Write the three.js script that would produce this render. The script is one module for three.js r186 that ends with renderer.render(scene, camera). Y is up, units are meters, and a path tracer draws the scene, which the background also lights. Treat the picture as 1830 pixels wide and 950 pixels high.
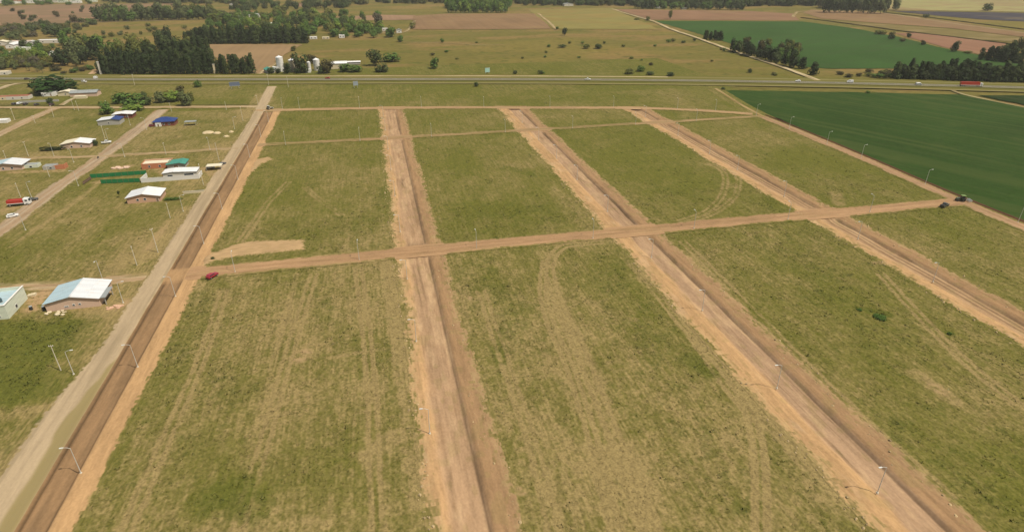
import * as THREE from 'three';
import { mergeGeometries } from 'three/addons/utils/BufferGeometryUtils.js';

// ---------------------------------------------------------------- camera, sky, sun, exposure
const scene = new THREE.Scene();
const camera = new THREE.PerspectiveCamera(47.093, 1024 / 531, 1, 9000);
camera.rotation.order = 'YXZ';
camera.position.set(0, 100, 0);                    // a drone 100 m up
camera.rotation.set(THREE.MathUtils.degToRad(-27.192), THREE.MathUtils.degToRad(-12.559), 0);
scene.add(camera);

const SUN_DIR = new THREE.Vector3(3.4, 7.35, 2.7).normalize();
const sun = new THREE.DirectionalLight(new THREE.Color(1, 0.91, 0.76), 4.6);
sun.position.copy(SUN_DIR).multiplyScalar(1500).add(new THREE.Vector3(60, 0, -400));
sun.target.position.set(60, 0, -400);
sun.castShadow = true;
sun.shadow.mapSize.set(4096, 4096);
sun.shadow.radius = 3;
Object.assign(sun.shadow.camera, { left: -1100, right: 1100, top: 1100, bottom: -1100, near: 10, far: 4000 });
scene.add(sun, sun.target);

{                                                  // hazy spring sky, brighter towards the horizon
  const W = 256, H = 128, d = new Float32Array(W * H * 4);
  for (let j = 0; j < H; j++) for (let i = 0; i < W; i++) {
    const el = (j + 0.5) / H * Math.PI - Math.PI / 2, up = Math.max(0, Math.sin(el));
    const k = Math.pow(1 - up, 2.2), o = (j * W + i) * 4;
    d[o] = 0.16 + 0.26 * k; d[o + 1] = 0.2 + 0.23 * k; d[o + 2] = 0.26 + 0.15 * k; d[o + 3] = 1;
  }
  const sky = new THREE.DataTexture(d, W, H, THREE.RGBAFormat, THREE.FloatType);
  sky.mapping = THREE.EquirectangularReflectionMapping;
  sky.magFilter = THREE.LinearFilter; sky.needsUpdate = true;
  scene.background = sky; scene.environment = sky;
}
const FOG = 0.00008;
if (FOG) scene.fog = new THREE.FogExp2(new THREE.Color(0.66, 0.66, 0.62), FOG);

const renderer = new THREE.WebGLRenderer({ antialias: true });
renderer.toneMapping = THREE.LinearToneMapping;
renderer.toneMappingExposure = 1.1;
renderer.shadowMap.enabled = true;
renderer.setSize(1024, 531);

// ---------------------------------------------------------------- noise and small helpers
function rngOf(seed) { let a = seed >>> 0; return () => { a = (a + 0x6D2B79F5) >>> 0; let t = a; t = Math.imul(t ^ (t >>> 15), t | 1); t ^= t + Math.imul(t ^ (t >>> 7), t | 61); return ((t ^ (t >>> 14)) >>> 0) / 4294967296; }; }
const TAB = new Float32Array(65536); { const r = rngOf(7); for (let i = 0; i < 65536; i++) TAB[i] = r(); }
function vn(x, y) {                                // value noise 0..1
  const xi = Math.floor(x), yi = Math.floor(y); let u = x - xi, v = y - yi;
  u = u * u * (3 - 2 * u); v = v * v * (3 - 2 * v);
  const x0 = xi & 255, x1 = (xi + 1) & 255, y0 = (yi & 255) << 8, y1 = ((yi + 1) & 255) << 8;
  const a = TAB[y0 + x0], b = TAB[y0 + x1], c = TAB[y1 + x0], d = TAB[y1 + x1];
  return a + (b - a) * u + (c - a) * v + (a - b - c + d) * u * v;
}
const fbm = (x, y, n = 3) => { let s = 0, a = 0.5, t = 0; for (let i = 0; i < n; i++) { s += a * vn(x, y); t += a; a *= 0.5; x = x * 2.03 + 17.3; y = y * 2.03 + 41.7; } return s / t; };
const clamp = (x, a = 0, b = 1) => x < a ? a : x > b ? b : x;
const sst = (a, b, x) => { const t = clamp((x - a) / (b - a)); return t * t * (3 - 2 * t); };
const mix = (a, b, t) => a + (b - a) * t;
const lerp3 = (o, c, t) => { o[0] += (c[0] - o[0]) * t; o[1] += (c[1] - o[1]) * t; o[2] += (c[2] - o[2]) * t; };
const LUT = new Uint8Array(4097); for (let i = 0; i <= 4096; i++) { const l = i / 4096; LUT[i] = Math.round(255 * (l <= 0.0031308 ? 12.92 * l : 1.055 * Math.pow(l, 1 / 2.4) - 0.055)); }
const enc = l => LUT[l <= 0 ? 0 : l >= 1 ? 4096 : (l * 4096) | 0];
function makeTex(W, H, fn) {                       // fn(u, v, out linear rgb); u, v in 0..1
  const d = new Uint8Array(W * H * 4), o = [0, 0, 0];
  for (let j = 0, p = 0; j < H; j++) for (let i = 0; i < W; i++, p += 4) {
    fn((i + 0.5) / W, (j + 0.5) / H, o, i, j);
    d[p] = enc(o[0]); d[p + 1] = enc(o[1]); d[p + 2] = enc(o[2]); d[p + 3] = 255;
  }
  const t = new THREE.DataTexture(d, W, H, THREE.RGBAFormat);
  t.colorSpace = THREE.SRGBColorSpace; t.magFilter = THREE.LinearFilter; t.minFilter = THREE.LinearFilter; t.needsUpdate = true;
  return t;
}
const lin = (r, g, b) => new THREE.Color().setRGB(r, g, b);
const mat = (r, g, b, rough = 0.85, more = {}) => new THREE.MeshStandardMaterial({ color: lin(r, g, b), roughness: rough, ...more });

const used = {};
function numbered(n) { used[n] = (used[n] ?? -1) + 1; return used[n] ? `${n}_${String(used[n]).padStart(3, '0')}` : n; }
function tag(o, label, category, group) { o.userData = { label, category }; if (group) o.userData.group = group; return o; }
function thing(name, label, category, x, z, turn = 0, group, y = 0) {
  const o = new THREE.Group(); o.name = numbered(name); o.position.set(x, y, z); o.rotation.y = turn;
  tag(o, label, category, group); scene.add(o); return o;
}
function shade(m) { m.castShadow = m.receiveShadow = true; return m; }
function part(name, geos, material, parent) {
  const m = shade(new THREE.Mesh(Array.isArray(geos) ? (geos.length > 1 ? mergeGeometries(geos.map(g => g.index ? g.toNonIndexed() : g)) : geos[0]) : geos, material));
  m.name = name; parent.add(m); return m;
}
function struct(name, geo, material) {
  const m = shade(new THREE.Mesh(geo, material)); m.name = numbered(name); m.userData.kind = 'structure'; scene.add(m); return m;
}
function copyOf(o, x, z, turn, label, group, y = 0) {
  const c = o.clone(); c.name = numbered(o.name.replace(/_\d{3}$/, '')); c.position.set(x, y, z); c.rotation.y = turn;
  c.userData = { ...o.userData, label }; if (group) c.userData.group = group; scene.add(c); return c;
}
const box = (w, h, d, x = 0, y = 0, z = 0) => { const g = new THREE.BoxGeometry(w, h, d); g.translate(x, y, z); return g; };
const cyl = (r0, r1, h, x = 0, y = 0, z = 0, n = 10) => { const g = new THREE.CylinderGeometry(r0, r1, h, n); g.translate(x, y, z); return g; };
function slab(pts, thick) {                        // a thick sheet over a 3-D quad (a roof slope)
  const a = pts.map(p => new THREE.Vector3(...p)), n = new THREE.Vector3().crossVectors(a[1].clone().sub(a[0]), a[3].clone().sub(a[0])).normalize();
  if (n.y < 0) n.negate();
  const b = a.map(p => p.clone().addScaledVector(n, -thick)), v = [], uv = [];
  const q = (p, r, s, t) => { for (const w of [p, r, s, p, s, t]) v.push(w.x, w.y, w.z); const W = p.distanceTo(r), H = p.distanceTo(t); uv.push(0, 0, W, 0, W, H, 0, 0, W, H, 0, H); };
  q(a[0], a[1], a[2], a[3]); q(b[3], b[2], b[1], b[0]);
  for (let i = 0; i < 4; i++) { const j = (i + 1) % 4; q(a[i], b[i], b[j], a[j]); }
  const g = new THREE.BufferGeometry(); g.setAttribute('position', new THREE.Float32BufferAttribute(v, 3)); g.setAttribute('uv', new THREE.Float32BufferAttribute(uv, 2)); g.computeVertexNormals(); return g;
}
const ORD = ['first', 'second', 'third', 'fourth', 'fifth', 'sixth', 'seventh', 'eighth', 'ninth', 'tenth', 'eleventh', 'twelfth', 'thirteenth', 'fourteenth', 'fifteenth', 'sixteenth'];

// ---------------------------------------------------------------- what the ground is made of
const GREEN = [0.112, 0.11, 0.021], DARKGREEN = [0.064, 0.078, 0.014], STRAW = [0.238, 0.178, 0.074], OLIVE = [0.152, 0.13, 0.038];
const ORANGE = [0.405, 0.25, 0.122], TRACK = [0.325, 0.212, 0.128], BROWN = [0.26, 0.158, 0.08], DARKSOIL = [0.15, 0.095, 0.05], MOIST = [0.06, 0.038, 0.02], GRAVEL = [0.37, 0.28, 0.175];
// plain grass of the lots; s pushes towards straw, g towards dark green
function grass(x, z, s, g, o) {
  const big = fbm(x / 46 + 3, z / 46, 3) - 0.5, mid = fbm(x / 8, z / 13 + 9, 3) - 0.5, streak = vn(x / 1.15 + 0.9 * vn(z / 25, x / 40 + 4) + z * 0.02, z / 38) - 0.5, fibre = vn(x / 0.42 + 21, z / 6) - 0.5, small = vn(x / 1.4 + 5, z / 1.9) - 0.5, fine = vn(x / 0.5, z / 0.6 + 3) - 0.5, tiny = vn(x / 0.24 + 11, z / 0.24) - 0.5;
  let t = 0.47 + big * 1.05 + mid * 0.62 + streak * (x < -80 ? 0.1 : x > 110 ? 0.12 : 0.2) * (0.2 + 1.1 * fbm(x / 22 + 8, z / 35, 2)) + fibre * 0.3 + small * 0.36 + fine * 0.4 + s - g * 0.45;
  t = clamp(t);
  o[0] = GREEN[0]; o[1] = GREEN[1]; o[2] = GREEN[2];
  if (t < 0.5) lerp3(o, OLIVE, t * 2); else { lerp3(o, OLIVE, 1); lerp3(o, STRAW, (t - 0.5) * 2); }
  const weed = sst(0.64, 0.85, fbm(x / 3.1 + 31, z / 3.1, 2) * 0.62 + vn(x / 0.8, z / 0.8 + 70) * 0.42 + g * 0.5 - s * 0.25);
  lerp3(o, DARKGREEN, weed * 0.34);
  const k = 1 + fine * 0.3 + tiny * 0.46 + fibre * 0.16;
  o[0] *= k; o[1] *= k; o[2] *= k;
}
// broad differences between the lots: >0 straw, <0 greener
function lotTone(x, z) {
  let s = 0;
  s += 0.12 * (1 - sst(-70, 40, x)) * sst(-220, -160, z);           // the near left lot is dry
  s += 0.14 * sst(-118, -84, z) * (1 - sst(-20, 120, x));
  s -= 0.16 * sst(80, 130, x);                                       // the lots to the right are greener
  s -= 0.1 * (1 - sst(-240, -205, z));
  if (x < -74) s += 0.12 - 0.34 * sst(-90, -104, x) * sst(-205, -190, z);
  s += 0.22 * (1 - sst(3, 16, Math.abs(x + 88))) * (x < -78 ? 1 : 0);  // dry verge along the gravel road
  return s;
}
const ROW2 = -209.3, ROW3 = -372;
const row4 = [[-83, -467.5], [-70.3, -463.5], [11.7, -452.5], [101, -434], [185, -413.8], [225, -397], [256, -379]];
// the streets that run away from the camera: u is metres to the right of x
const STREETS = [
  { name: 'dirt_street', x: 14, z0: -50, z1: -457, l: -12.6, r: 6.6, kind: 0 },
  { name: 'dirt_street', x: 101.2, z0: -40, z1: -437, l: -15.6, r: 7.2, kind: 1 },
  { name: 'dirt_street', x: 186, z0: -60, z1: -416, l: -13.2, r: 7.6, kind: 2 },
];
const wob = (u, seed) => (fbm(u / 11, seed, 3) - 0.5) * 3.4 + (vn(u / 2.2, seed + 5) - 0.5) * 0.8;
const relief = (x, z) => ((fbm(x / 5, z / 5, 2) - 0.5) * 0.16 + (fbm(x / 30 + 9, z / 30, 2) - 0.5) * 0.5) * (1 - sst(238, 254, x));
const nearRow = z => Math.min(Math.abs(z - ROW2), Math.abs(z - ROW3));

// masks stamped on the lots: wheel tracks, mown strips and bare spots, in metres on the ground
const marks = [
  // [kind (s straw / g dark weeds / b bare soil), radius, strength, points x, z ...]
  ['s', 2.6, 0.3, 58.5, -195.7, 53.2, -176.8, 51.2, -160, 50.1, -139.3, 48.3, -118.7, 46.7, -100.1, 45.5, -83.5, 44.3, -73.9],
  ['w', 2.6, 0.75, 80.7, -202.4, 65.7, -201.6, 57.3, -191.2, 53.2, -176.8, 51.2, -160, 50.1, -139.3, 48.3, -118.7, 46.7, -100.1, 45.5, -83.5, 44.3, -73.9], ['w', 2.0, 0.55, 55.3, -191.7, 48.3, -169.9, 45.4, -149.5, 44.8, -132.1, 43.1, -113.1, 40, -89.4, 37.4, -75.4],
    ['w', 2.3, 0.75, 84.6, -147.3, 84.6, -123.2, 84.5, -109.5, 80.1, -95.6, 73.5, -82.8, 65, -69.3],
  ['w', 2, 0.45, 84.6, -161.8, 83.8, -134.7, 82, -111.2, 81.9, -98.2],
  ['w', 2.2, 0.4, -56.6, -233, -53.9, -253.4, -51.1, -275.9, -45.2, -301.7],
  ['w', 1.8, 0.28, -36.5, -291.6, -27.7, -270.7, -18.6, -251.8],
  ['s', 2.0, 0.4, -1.7, -202.1, -1, -173.4, -0.3, -147.6, 0, -127.2, 0.4, -106.8, 0.9, -90.5],
  ['s', 2.2, 0.3, 85.3, -182.7, 84.8, -158, 84.8, -131.6, 85, -108.2, 85.3, -87.9, 86.4, -74.4],
  ['s', 16, 0.1, -33.8, -134.7, -38.7, -115.5, -20.8, -103, -9.2, -88.5], ['s', 7, 0.14, -11.5, -129.7, -5.2, -108, -2.5, -91.2], ['g', 7, 0.3, -63.3, -187.3, -59.9, -155.4, -45.4, -139.6], ['g', 5, 0.25, -26, -186.5, -11.5, -156, -5.5, -140.6], ['g', 8, 0.3, 29.2, -190.7, 34.1, -165.6, 35, -145.6], ['g', 9, 0.28, 77.4, -184.4, 72.8, -157, 75.7, -130.7], ['g', 10, 0.22, 147.3, -183.4, 140.8, -149.3, 142.3, -121.7], ['g', 8, 0.2, 115.4, -84.8, 118.7, -70.3], ['g', 6, 0.25, 64.7, -96.1, 63.7, -79.5], ['s', 9, 0.12, 28.8, -108, 29.5, -87.1], ['s', 8, 0.14, 136.3, -234.2, 166.5, -242.4], ['s', 6, 0.12, -17.6, -327.7, -29.7, -245], ['g', 8, 0.22, -21.3, -262.3, -9.4, -240.5], ['g', 9, 0.22, 36.6, -249.4, 63.9, -236.7],
  ['w', 2.2, 0.45, 119.8, -214.7, 135.8, -222, 152.3, -237.9, 167.2, -260.4, 172.1, -275.6, 169.3, -284],
  ['w', 2, 0.4, 124.4, -213.7, 140, -221, 158.4, -236.6, 173.4, -259, 177.4, -276.4],
  ['w', 2.4, 0.42, 166.9, -155.7, 157.7, -127.7, 151.3, -105.7, 149, -89.1],
  ['w', 2.4, 0.35, 112, -196.5, 109.6, -148.8, 107.8, -112.8, 107.3, -89.5, 107.9, -68.1], ['w', 2.2, 0.3, 28.4, -174.3, 27.9, -135.8, 27.5, -102.6, 25.7, -78], ['w', 2.2, 0.35, -26.8, -198.8, -30.2, -154.3, -32.2, -121.6, -34.2, -91.4], ['w', 2.2, 0.32, -55.1, -192.9, -53.9, -154, -54.8, -119.1, -55.4, -96.1],
  ['w', 2.2, 0.5, -11.6, -199.8, -9.1, -155.4, -8, -124.5, -7.9, -100.1, -7.7, -85.4],
  ['s', 1.0, 0.22, -32.5, -200.1, -33.9, -161, -34.6, -130.4, -36.1, -106.4],
  ['s', 0.8, 0.3, -19, -146.3, -11.5, -147.3, -3.7, -147.8],
  ['s', 0.8, 0.3, -16.3, -107.8, -10.2, -107, -1.6, -106.3],
  ['s', 2.6, 0.5, -1.2, -111.8, -5.2, -109.8, -9, -106.2],
  ['b', 2.2, 0.7, -27.7, -148.2, -26.5, -150.1],
  ['b', 0.8, 0.5, 24.2, -171.5, 24.3, -170], ['b', 1.0, 0.5, 70.9, -147.1, 71.5, -146.6], ['b', 0.9, 0.6, 21.8, -88.8, 21.5, -89.5],
  ['b', 1.4, 0.45, 134.1, -99.6, 134.4, -96.1], ['b', 1.2, 0.4, 171.3, -163.5, 174.3, -162.9], ['b', 2.4, 0.35, 206.5, -229.6, 198.1, -216.9],
  ['s', 2.4, 0.35, 133.9, -104.5, 134, -94],
  ['g', 4.0, 0.9, -40.5, -100.4, -36.4, -101.7, -32.5, -97.2], ['g', 3.0, 0.8, 78.6, -124.5, 79.9, -118.5], ['g', 1.6, 1.6, 145.4, -135.5, 148.8, -132.4], ['g', 0.9, 1.4, 142.6, -137.9, 143.5, -137], ['g', 0.9, 1.6, 159.3, -119.7, 159.6, -119.4],
  ['g', 3.0, 0.5, 1.4, -283.1, -1, -251.1], ['g', 3, 0.5, 63.8, -299.8, 74.4, -288.1], ['g', 2.0, 0.6, 64.2, -75.6, 65.5, -76.1], ['g', 2.5, 0.5, 36.4, -163.3, 26.4, -136.2],
  ['g', 9, 0.8, -110.8, -178.1, -96.5, -167.7, -97.7, -178.2], ['g', 8, 0.75, -101.8, -154.6, -93.6, -150.3], ['g', 5, 0.4, -91.1, -129, -89.3, -134.3],
  ['s', 4, 0.35, -117, -192.3, -101.4, -188.1, -85.2, -189.3], ['s', 2.5, 0.35, -96.6, -140, -89.1, -139.3, -83.5, -140.9],
  ['b', 3.2, 0.9, -111.7, -195.2, -113.7, -204.1], ['b', 1.6, 0.8, -86.5, -188.2, -84.9, -192.1], ['b', 2.5, 0.6, -112.1, -336.1, -105.7, -326.4], ['b', 2, 0.7, -137.7, -321.5, -135.7, -322.7], ['b', 2.5, 0.6, -133.7, -343.8, -129.8, -346.8], ['b', 2, 0.6, -184.8, -347.7, -160.9, -345.1], ['b', 2, 0.5, -90.1, -334.1, -81.7, -318.4], ['b', 3, 0.5, -162.7, -287.1, -160.5, -292], ['g', 5, 0.5, -198.5, -462.1, -183.8, -458.8], ['g', 4, 0.5, -118, -444.1, -106.1, -436.8],
  ['s', 3.5, 0.3, -89.1, -226.2, -85.5, -254.5, -84.4, -273], ['b', 1.5, 0.4, -89.4, -232.1, -89.4, -261.3], ['b', 1.4, 0.5, -88.1, -188.2, -84.4, -192],
  ['g', 2, 0.8, -88.2, -295.3, -84.9, -296.8], ['s', 1.2, 0.4, -141.2, -247.7, -137.1, -288.1, -135.2, -330.3],
];
const CELL = 0.33;
function stampMasks(x0, z0, w, d) {                // three coarse layers over a rectangle
  const W = Math.ceil(w / CELL) + 1, H = Math.ceil(d / CELL) + 1, L = { s: new Float32Array(W * H), g: new Float32Array(W * H), b: new Float32Array(W * H) };
  const stamp = (A, r, k, p) => {
    const R = Math.ceil(r * 1.6 / CELL);
    for (let i = 0; i + 3 < p.length; i += 2) {
      const len = Math.hypot(p[i + 2] - p[i], p[i + 3] - p[i + 1]), n = Math.max(1, Math.ceil(len / (r * 0.4)));
      for (let q = 0; q <= n; q++) {
        const x = mix(p[i], p[i + 2], q / n), z = mix(p[i + 1], p[i + 3], q / n), ci = Math.round((x - x0) / CELL), cj = Math.round((z - z0) / CELL);
        for (let b = -R; b <= R; b++) for (let a = -R; a <= R; a++) {
          const ii = ci + a, jj = cj + b; if (ii < 0 || jj < 0 || ii >= W || jj >= H) continue;
          const f = k * (1 - sst(0.55, 1.6, Math.hypot(a * CELL, b * CELL) / r)); if (f > A[jj * W + ii]) A[jj * W + ii] = f;
        }
      }
    }
  };
  for (const [kind, r, k, ...p] of marks) {
    if (kind !== 'w') { stamp(L[kind], r, kind === 's' ? k * 1.15 : kind === 'b' ? k * 0.75 : k, p); continue; }
    const V = []; for (let i = 0; i < p.length; i += 2) V.push(new THREE.Vector2(p[i], p[i + 1]));    // a pair of wheel tracks r apart, smoothed
    const cr = new THREE.SplineCurve(V), n = Math.max(4, Math.round(cr.getLength() / 2));
    for (const sd of [-0.5, 0.5]) { const q = []; for (let i = 0; i <= n; i++) { const c = cr.getPoint(i / n), d = cr.getTangent(i / n); q.push(c.x - d.y * sd * r, c.y + d.x * sd * r); } stamp(L.s, 0.58, k * 1.5, q); }
  }
  const get = (A, x, z) => { const fx = clamp((x - x0) / CELL, 0, W - 1.01), fz = clamp((z - z0) / CELL, 0, H - 1.01), i = fx | 0, j = fz | 0, u = fx - i, v = fz - j, q = j * W + i; return mix(mix(A[q], A[q + 1], u), mix(A[q + W], A[q + W + 1], u), v); };
  return { L, get };
}
const bare = [0.37, 0.245, 0.13];
// levelled bare pads beside the first street
const PADS = [[-68.9, -217, -67.3, -223.7, -62.2, -227, -57.9, -231.2, -50.9, -232.3, -32.7, -229.3, -31.6, -220.2, -46.3, -220, -56, -219.8, -62.4, -217.9, -66.3, -213.7], [-67.3, -323.4, -67.5, -343.9, -60.3, -346.5, -57, -342.6, -62.3, -334.6, -64.5, -322.7]];
function padDepth(P, x, z) { let inside = false, d = 1e9; for (let i = 0, j = P.length - 2; i < P.length; j = i, i += 2) { const ax = P[j], az = P[j + 1], bx = P[i], bz = P[i + 1]; if ((bz > z) !== (az > z) && x < (ax - bx) * (z - bz) / (az - bz) + bx) inside = !inside; const ux = bx - ax, uz = bz - az, f = clamp(((x - ax) * ux + (z - az) * uz) / (ux * ux + uz * uz)); d = Math.min(d, Math.hypot(x - ax - ux * f, z - az - uz * f)); } return inside ? d : -d; }
const MASK = stampMasks(-350, -480, 650, 440);
function lotColor(x, z, o) {
  const n = 0.6 + 0.8 * vn(x / 1.1 + 3, z / 1.6), nb = clamp(2.4 * vn(x / 0.7 + 3, z / 0.9) * vn(x / 2.3, z / 2.3 + 7) * 1.6);
  const s = MASK.get(MASK.L.s, x, z) * n, g = MASK.get(MASK.L.g, x, z), b = MASK.get(MASK.L.b, x, z);
  grass(x, z, lotTone(x, z) + s, g, o);
  if (b > 0.01) lerp3(o, bare, clamp(b * nb * 1.3));
  if (x > -75 && x < -22) for (const P of PADS) { const d = padDepth(P, x, z) + (vn(x / 0.8, z / 0.8) - 0.5) * 1.6; if (d > -0.6) { const k = 0.88 + 0.24 * vn(x / 3, z / 0.7); lerp3(o, [0.4 * k, 0.265 * k, 0.14 * k], sst(-0.9, 0.9, d + (vn(x / 0.35, z / 0.35) - 0.5) * 1.4) * (0.8 + 0.2 * vn(x / 1.5, z / 1.5))); } }
}

// ---------------------------------------------------------------- ground sheets
function grid(x0, x1, z0, z1, step, height) {      // z0 > z1
  const nx = Math.round((x1 - x0) / step), nz = Math.round((z0 - z1) / step), p = new Float32Array((nx + 1) * (nz + 1) * 3), uv = new Float32Array((nx + 1) * (nz + 1) * 2), idx = [];
  for (let j = 0, a = 0, b = 0; j <= nz; j++) for (let i = 0; i <= nx; i++) {
    const x = x0 + (x1 - x0) * i / nx, z = z0 + (z1 - z0) * j / nz;
    p[a++] = x; p[a++] = height(x, z); p[a++] = z; uv[b++] = i / nx; uv[b++] = j / nz;
  }
  for (let j = 0; j < nz; j++) for (let i = 0; i < nx; i++) { const q = j * (nx + 1) + i; idx.push(q, q + 1, q + nx + 2, q, q + nx + 2, q + nx + 1); }
  const g = new THREE.BufferGeometry(); g.setAttribute('position', new THREE.BufferAttribute(p, 3)); g.setAttribute('uv', new THREE.BufferAttribute(uv, 2)); g.setIndex(idx); g.computeVertexNormals(); return g;
}
function inStreet(x, z) {                          // metres inside a street's bed (negative outside)
  let m = -99;
  for (const s of STREETS) if (z > s.z1 - 3) m = Math.max(m, Math.min(x - (s.x + s.l), s.x + s.r - x));
  m = Math.max(m, Math.min(x + 88.5, -65 - x));    // the gravel road and its cutting
  return m;
}
const lotHeight = (x, z) => relief(x, z) + (x > -75 && x < -22 ? 0.4 * vn(x / 1.8, z / 1.3) * Math.max(0, ...PADS.map(P => sst(0, 1.6, padDepth(P, x, z)))) : 0) - 1.3 * sst(1.5, 2.6, inStreet(x, z)) - 1.1 * sst(257, 261, x) * sst(-386, -378, z);
const groundMat = t => new THREE.MeshPhysicalMaterial({ map: t, roughness: 1, specularIntensity: 0.1 });
const lotSheets = [[-152, 70, -48, -212, 0.9, 2048, 1512], [70, 292, -36, -212, 0.9, 2048, 1600], [-352, 292, -212, -474, 1.5, 2048, 900]];
for (const [x0, x1, z0, z1, step, W, H] of lotSheets)
  struct('grass_lot', grid(x0, x1, z0, z1, step, lotHeight), groundMat(makeTex(W, H, (u, v, o) => lotColor(mix(x0, x1, u), mix(z0, z1, v), o))));

// far meadows, one metre a texel
const YEL = [0.2, 0.148, 0.04], TAWNY = [0.205, 0.136, 0.05], MEADOW = [0.138, 0.116, 0.03], PALEGREEN = [0.19, 0.185, 0.07];
function meadow(x, z, o) {
  const a = fbm(x / 90, z / 40 + 4, 3), b = fbm(x / 26 + 7, z / 11, 3), c = vn(x / 3, z / 3), e = fbm(x / 200 + 2, z / 60, 2);
  o[0] = MEADOW[0]; o[1] = MEADOW[1]; o[2] = MEADOW[2];
  lerp3(o, GREEN, sst(0.5, 0.75, b) * 0.55); lerp3(o, TAWNY, sst(0.48, 0.68, a) * 0.75); lerp3(o, YEL, sst(0.5, 0.7, e) * 0.4);
  lerp3(o, DARKGREEN, sst(0.68, 0.84, fbm(x / 9, z / 7 + 40, 2)) * 0.6);
  const k = 0.86 + 0.28 * c; o[0] *= k; o[1] *= k; o[2] *= k;
}
struct('ground', (() => { const g = new THREE.PlaneGeometry(14000, 14000, 1, 1); g.rotateX(-Math.PI / 2); g.translate(0, -1.6, -3000); const uv = g.attributes.uv; for (let i = 0; i < uv.count; i++) uv.setXY(i, uv.getX(i) * 28, uv.getY(i) * 28); return g; })(),
  (() => { const t = makeTex(512, 512, (u, v, o) => { const w = (f) => 0.5 + 0.25 * Math.sin(u * 6.2832 * f + 2 * Math.sin(v * 6.2832)) + 0.25 * Math.cos(v * 6.2832 * f + Math.sin(u * 12.566)); o[0] = 0.15; o[1] = 0.135; o[2] = 0.05; lerp3(o, TAWNY, w(3) * w(2)); const k = 0.9 + 0.2 * TAB[((u * 512) | 0) + 512 * ((v * 120) | 0)]; o[0] *= k; o[1] *= k; o[2] *= k; }); t.wrapS = t.wrapT = THREE.RepeatWrapping; return groundMat(t); })());
struct('meadow', grid(-1150, 1750, -460, -2260, 12, (x, z) => -0.5 + relief(x / 8, z / 8) * 0.3), groundMat(makeTex(2048, 1400, (u, v, o) => meadow(mix(-1150, 1750, u), mix(-460, -2260, v), o))));
struct('meadow', grid(285, 1750, -90, -464, 12, () => -0.55), groundMat(makeTex(1024, 400, (u, v, o) => meadow(mix(285, 1750, u), mix(-90, -464, v), o))));
struct('meadow', grid(-700, -340, -200, -470, 12, () => -0.45), groundMat(makeTex(512, 400, (u, v, o) => grass(mix(-700, -340, u), mix(-200, -470, v), 0.02, 0, o))));
// the verge between the lots and the highway
struct('grass_verge', grid(-330, 300, -470, -640, 3, (x, z) => relief(x, z) * 0.6 - 0.12 - 0.6 * sst(-628, -640, z)), groundMat(makeTex(2048, 620, (u, v, o) => { const x = mix(-330, 300, u), z = mix(-470, -640, v); grass(x * 0.6, z * 0.6, -0.2 - 0.16 * sst(-95, -75, x) + 0.22 * (fbm(x / 40, z / 14, 2) - 0.5) * 2, 0, o); })));

// a flat field over a polygon on the ground
function field(name, y, pts, W, H, color) {
  const s = new THREE.Shape(); let x0 = 1e9, x1 = -1e9, z0 = 1e9, z1 = -1e9;
  const P = []; for (let i = 0; i < pts.length; i += 2) P.push([pts[i], pts[i + 1]]);
  const Q = []; P.forEach((p, i) => { const q = P[(i + 1) % P.length], n = Math.max(1, Math.round(Math.hypot(q[0] - p[0], q[1] - p[1]) / 7)); for (let k = 0; k < n; k++) { const x = mix(p[0], q[0], k / n), z = mix(p[1], q[1], k / n), e = k ? 1.6 : 0; Q.push([x + e * (vn(x / 9, z / 9) - 0.5) * 2, z + e * (vn(x / 9 + 50, z / 9) - 0.5) * 2]); } });
  Q.forEach(([x, z], i) => { x0 = Math.min(x0, x); x1 = Math.max(x1, x); z0 = Math.min(z0, z); z1 = Math.max(z1, z); i ? s.lineTo(x, -z) : s.moveTo(x, -z); });
  const g = new THREE.ShapeGeometry(s); g.rotateX(-Math.PI / 2); g.translate(0, y, 0);
  const p = g.attributes.position, uv = g.attributes.uv; for (let i = 0; i < p.count; i++) uv.setXY(i, (p.getX(i) - x0) / (x1 - x0), (p.getZ(i) - z0) / (z1 - z0));
  return struct(name, g, groundMat(makeTex(W, H, (u, v, o) => color(mix(x0, x1, u), mix(z0, z1, v), o))));
}
const plough = (c, dx = 1, dz = 0) => (x, z, o) => { const a = fbm(x / 40, z / 40, 3), l = vn((x * dx + z * dz) / 3, (x * -dz + z * dx) / 90), k = 0.8 + 0.28 * a + 0.16 * l; o[0] = c[0] * k; o[1] = c[1] * k; o[2] = c[2] * k; lerp3(o, STRAW, sst(0.6, 0.8, fbm(x / 60 + 9, z / 12, 2)) * 0.3); };
const crop = (c, bare2, dx, dz, w) => (x, z, o) => {
  const a = fbm(x / 50, z / 50, 3), across = (x * dz - z * dx), along = x * dx + z * dz, l = vn(across / w + (a - 0.5) * 1.4, along / 160), r = vn(across / 1.1, along / 30), k = 0.86 + 0.32 * (a - 0.3) + 0.12 * (vn(x / 1.4, z / 1.4) - 0.5) * 2;
  o[0] = c[0] * k; o[1] = c[1] * k; o[2] = c[2] * k; lerp3(o, bare2, clamp(sst(0.5, 0.85, l) * 0.55 + sst(0.5, 0.9, r) * 0.25 + (Math.abs(((across % 21) + 21) % 21 - 10) < 1.1 && Math.abs(Math.abs(((across % 21) + 21) % 21 - 10) - 0.8) < 0.3 ? 0.6 : 0) + sst(0.6, 0.8, fbm(x / 18 + 4, z / 18, 3)) * 0.4));
};
const dry = (c, c2) => (x, z, o) => { const k = 0.85 + 0.3 * fbm(x / 20, z / 12, 3); o[0] = c[0]; o[1] = c[1]; o[2] = c[2]; lerp3(o, c2, sst(0.45, 0.7, fbm(x / 70, z / 30 + 8, 3))); o[0] *= k; o[1] *= k; o[2] *= k; };
const CROP1 = [0.028, 0.058, 0.0105], CROP2 = [0.038, 0.085, 0.018];
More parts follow.
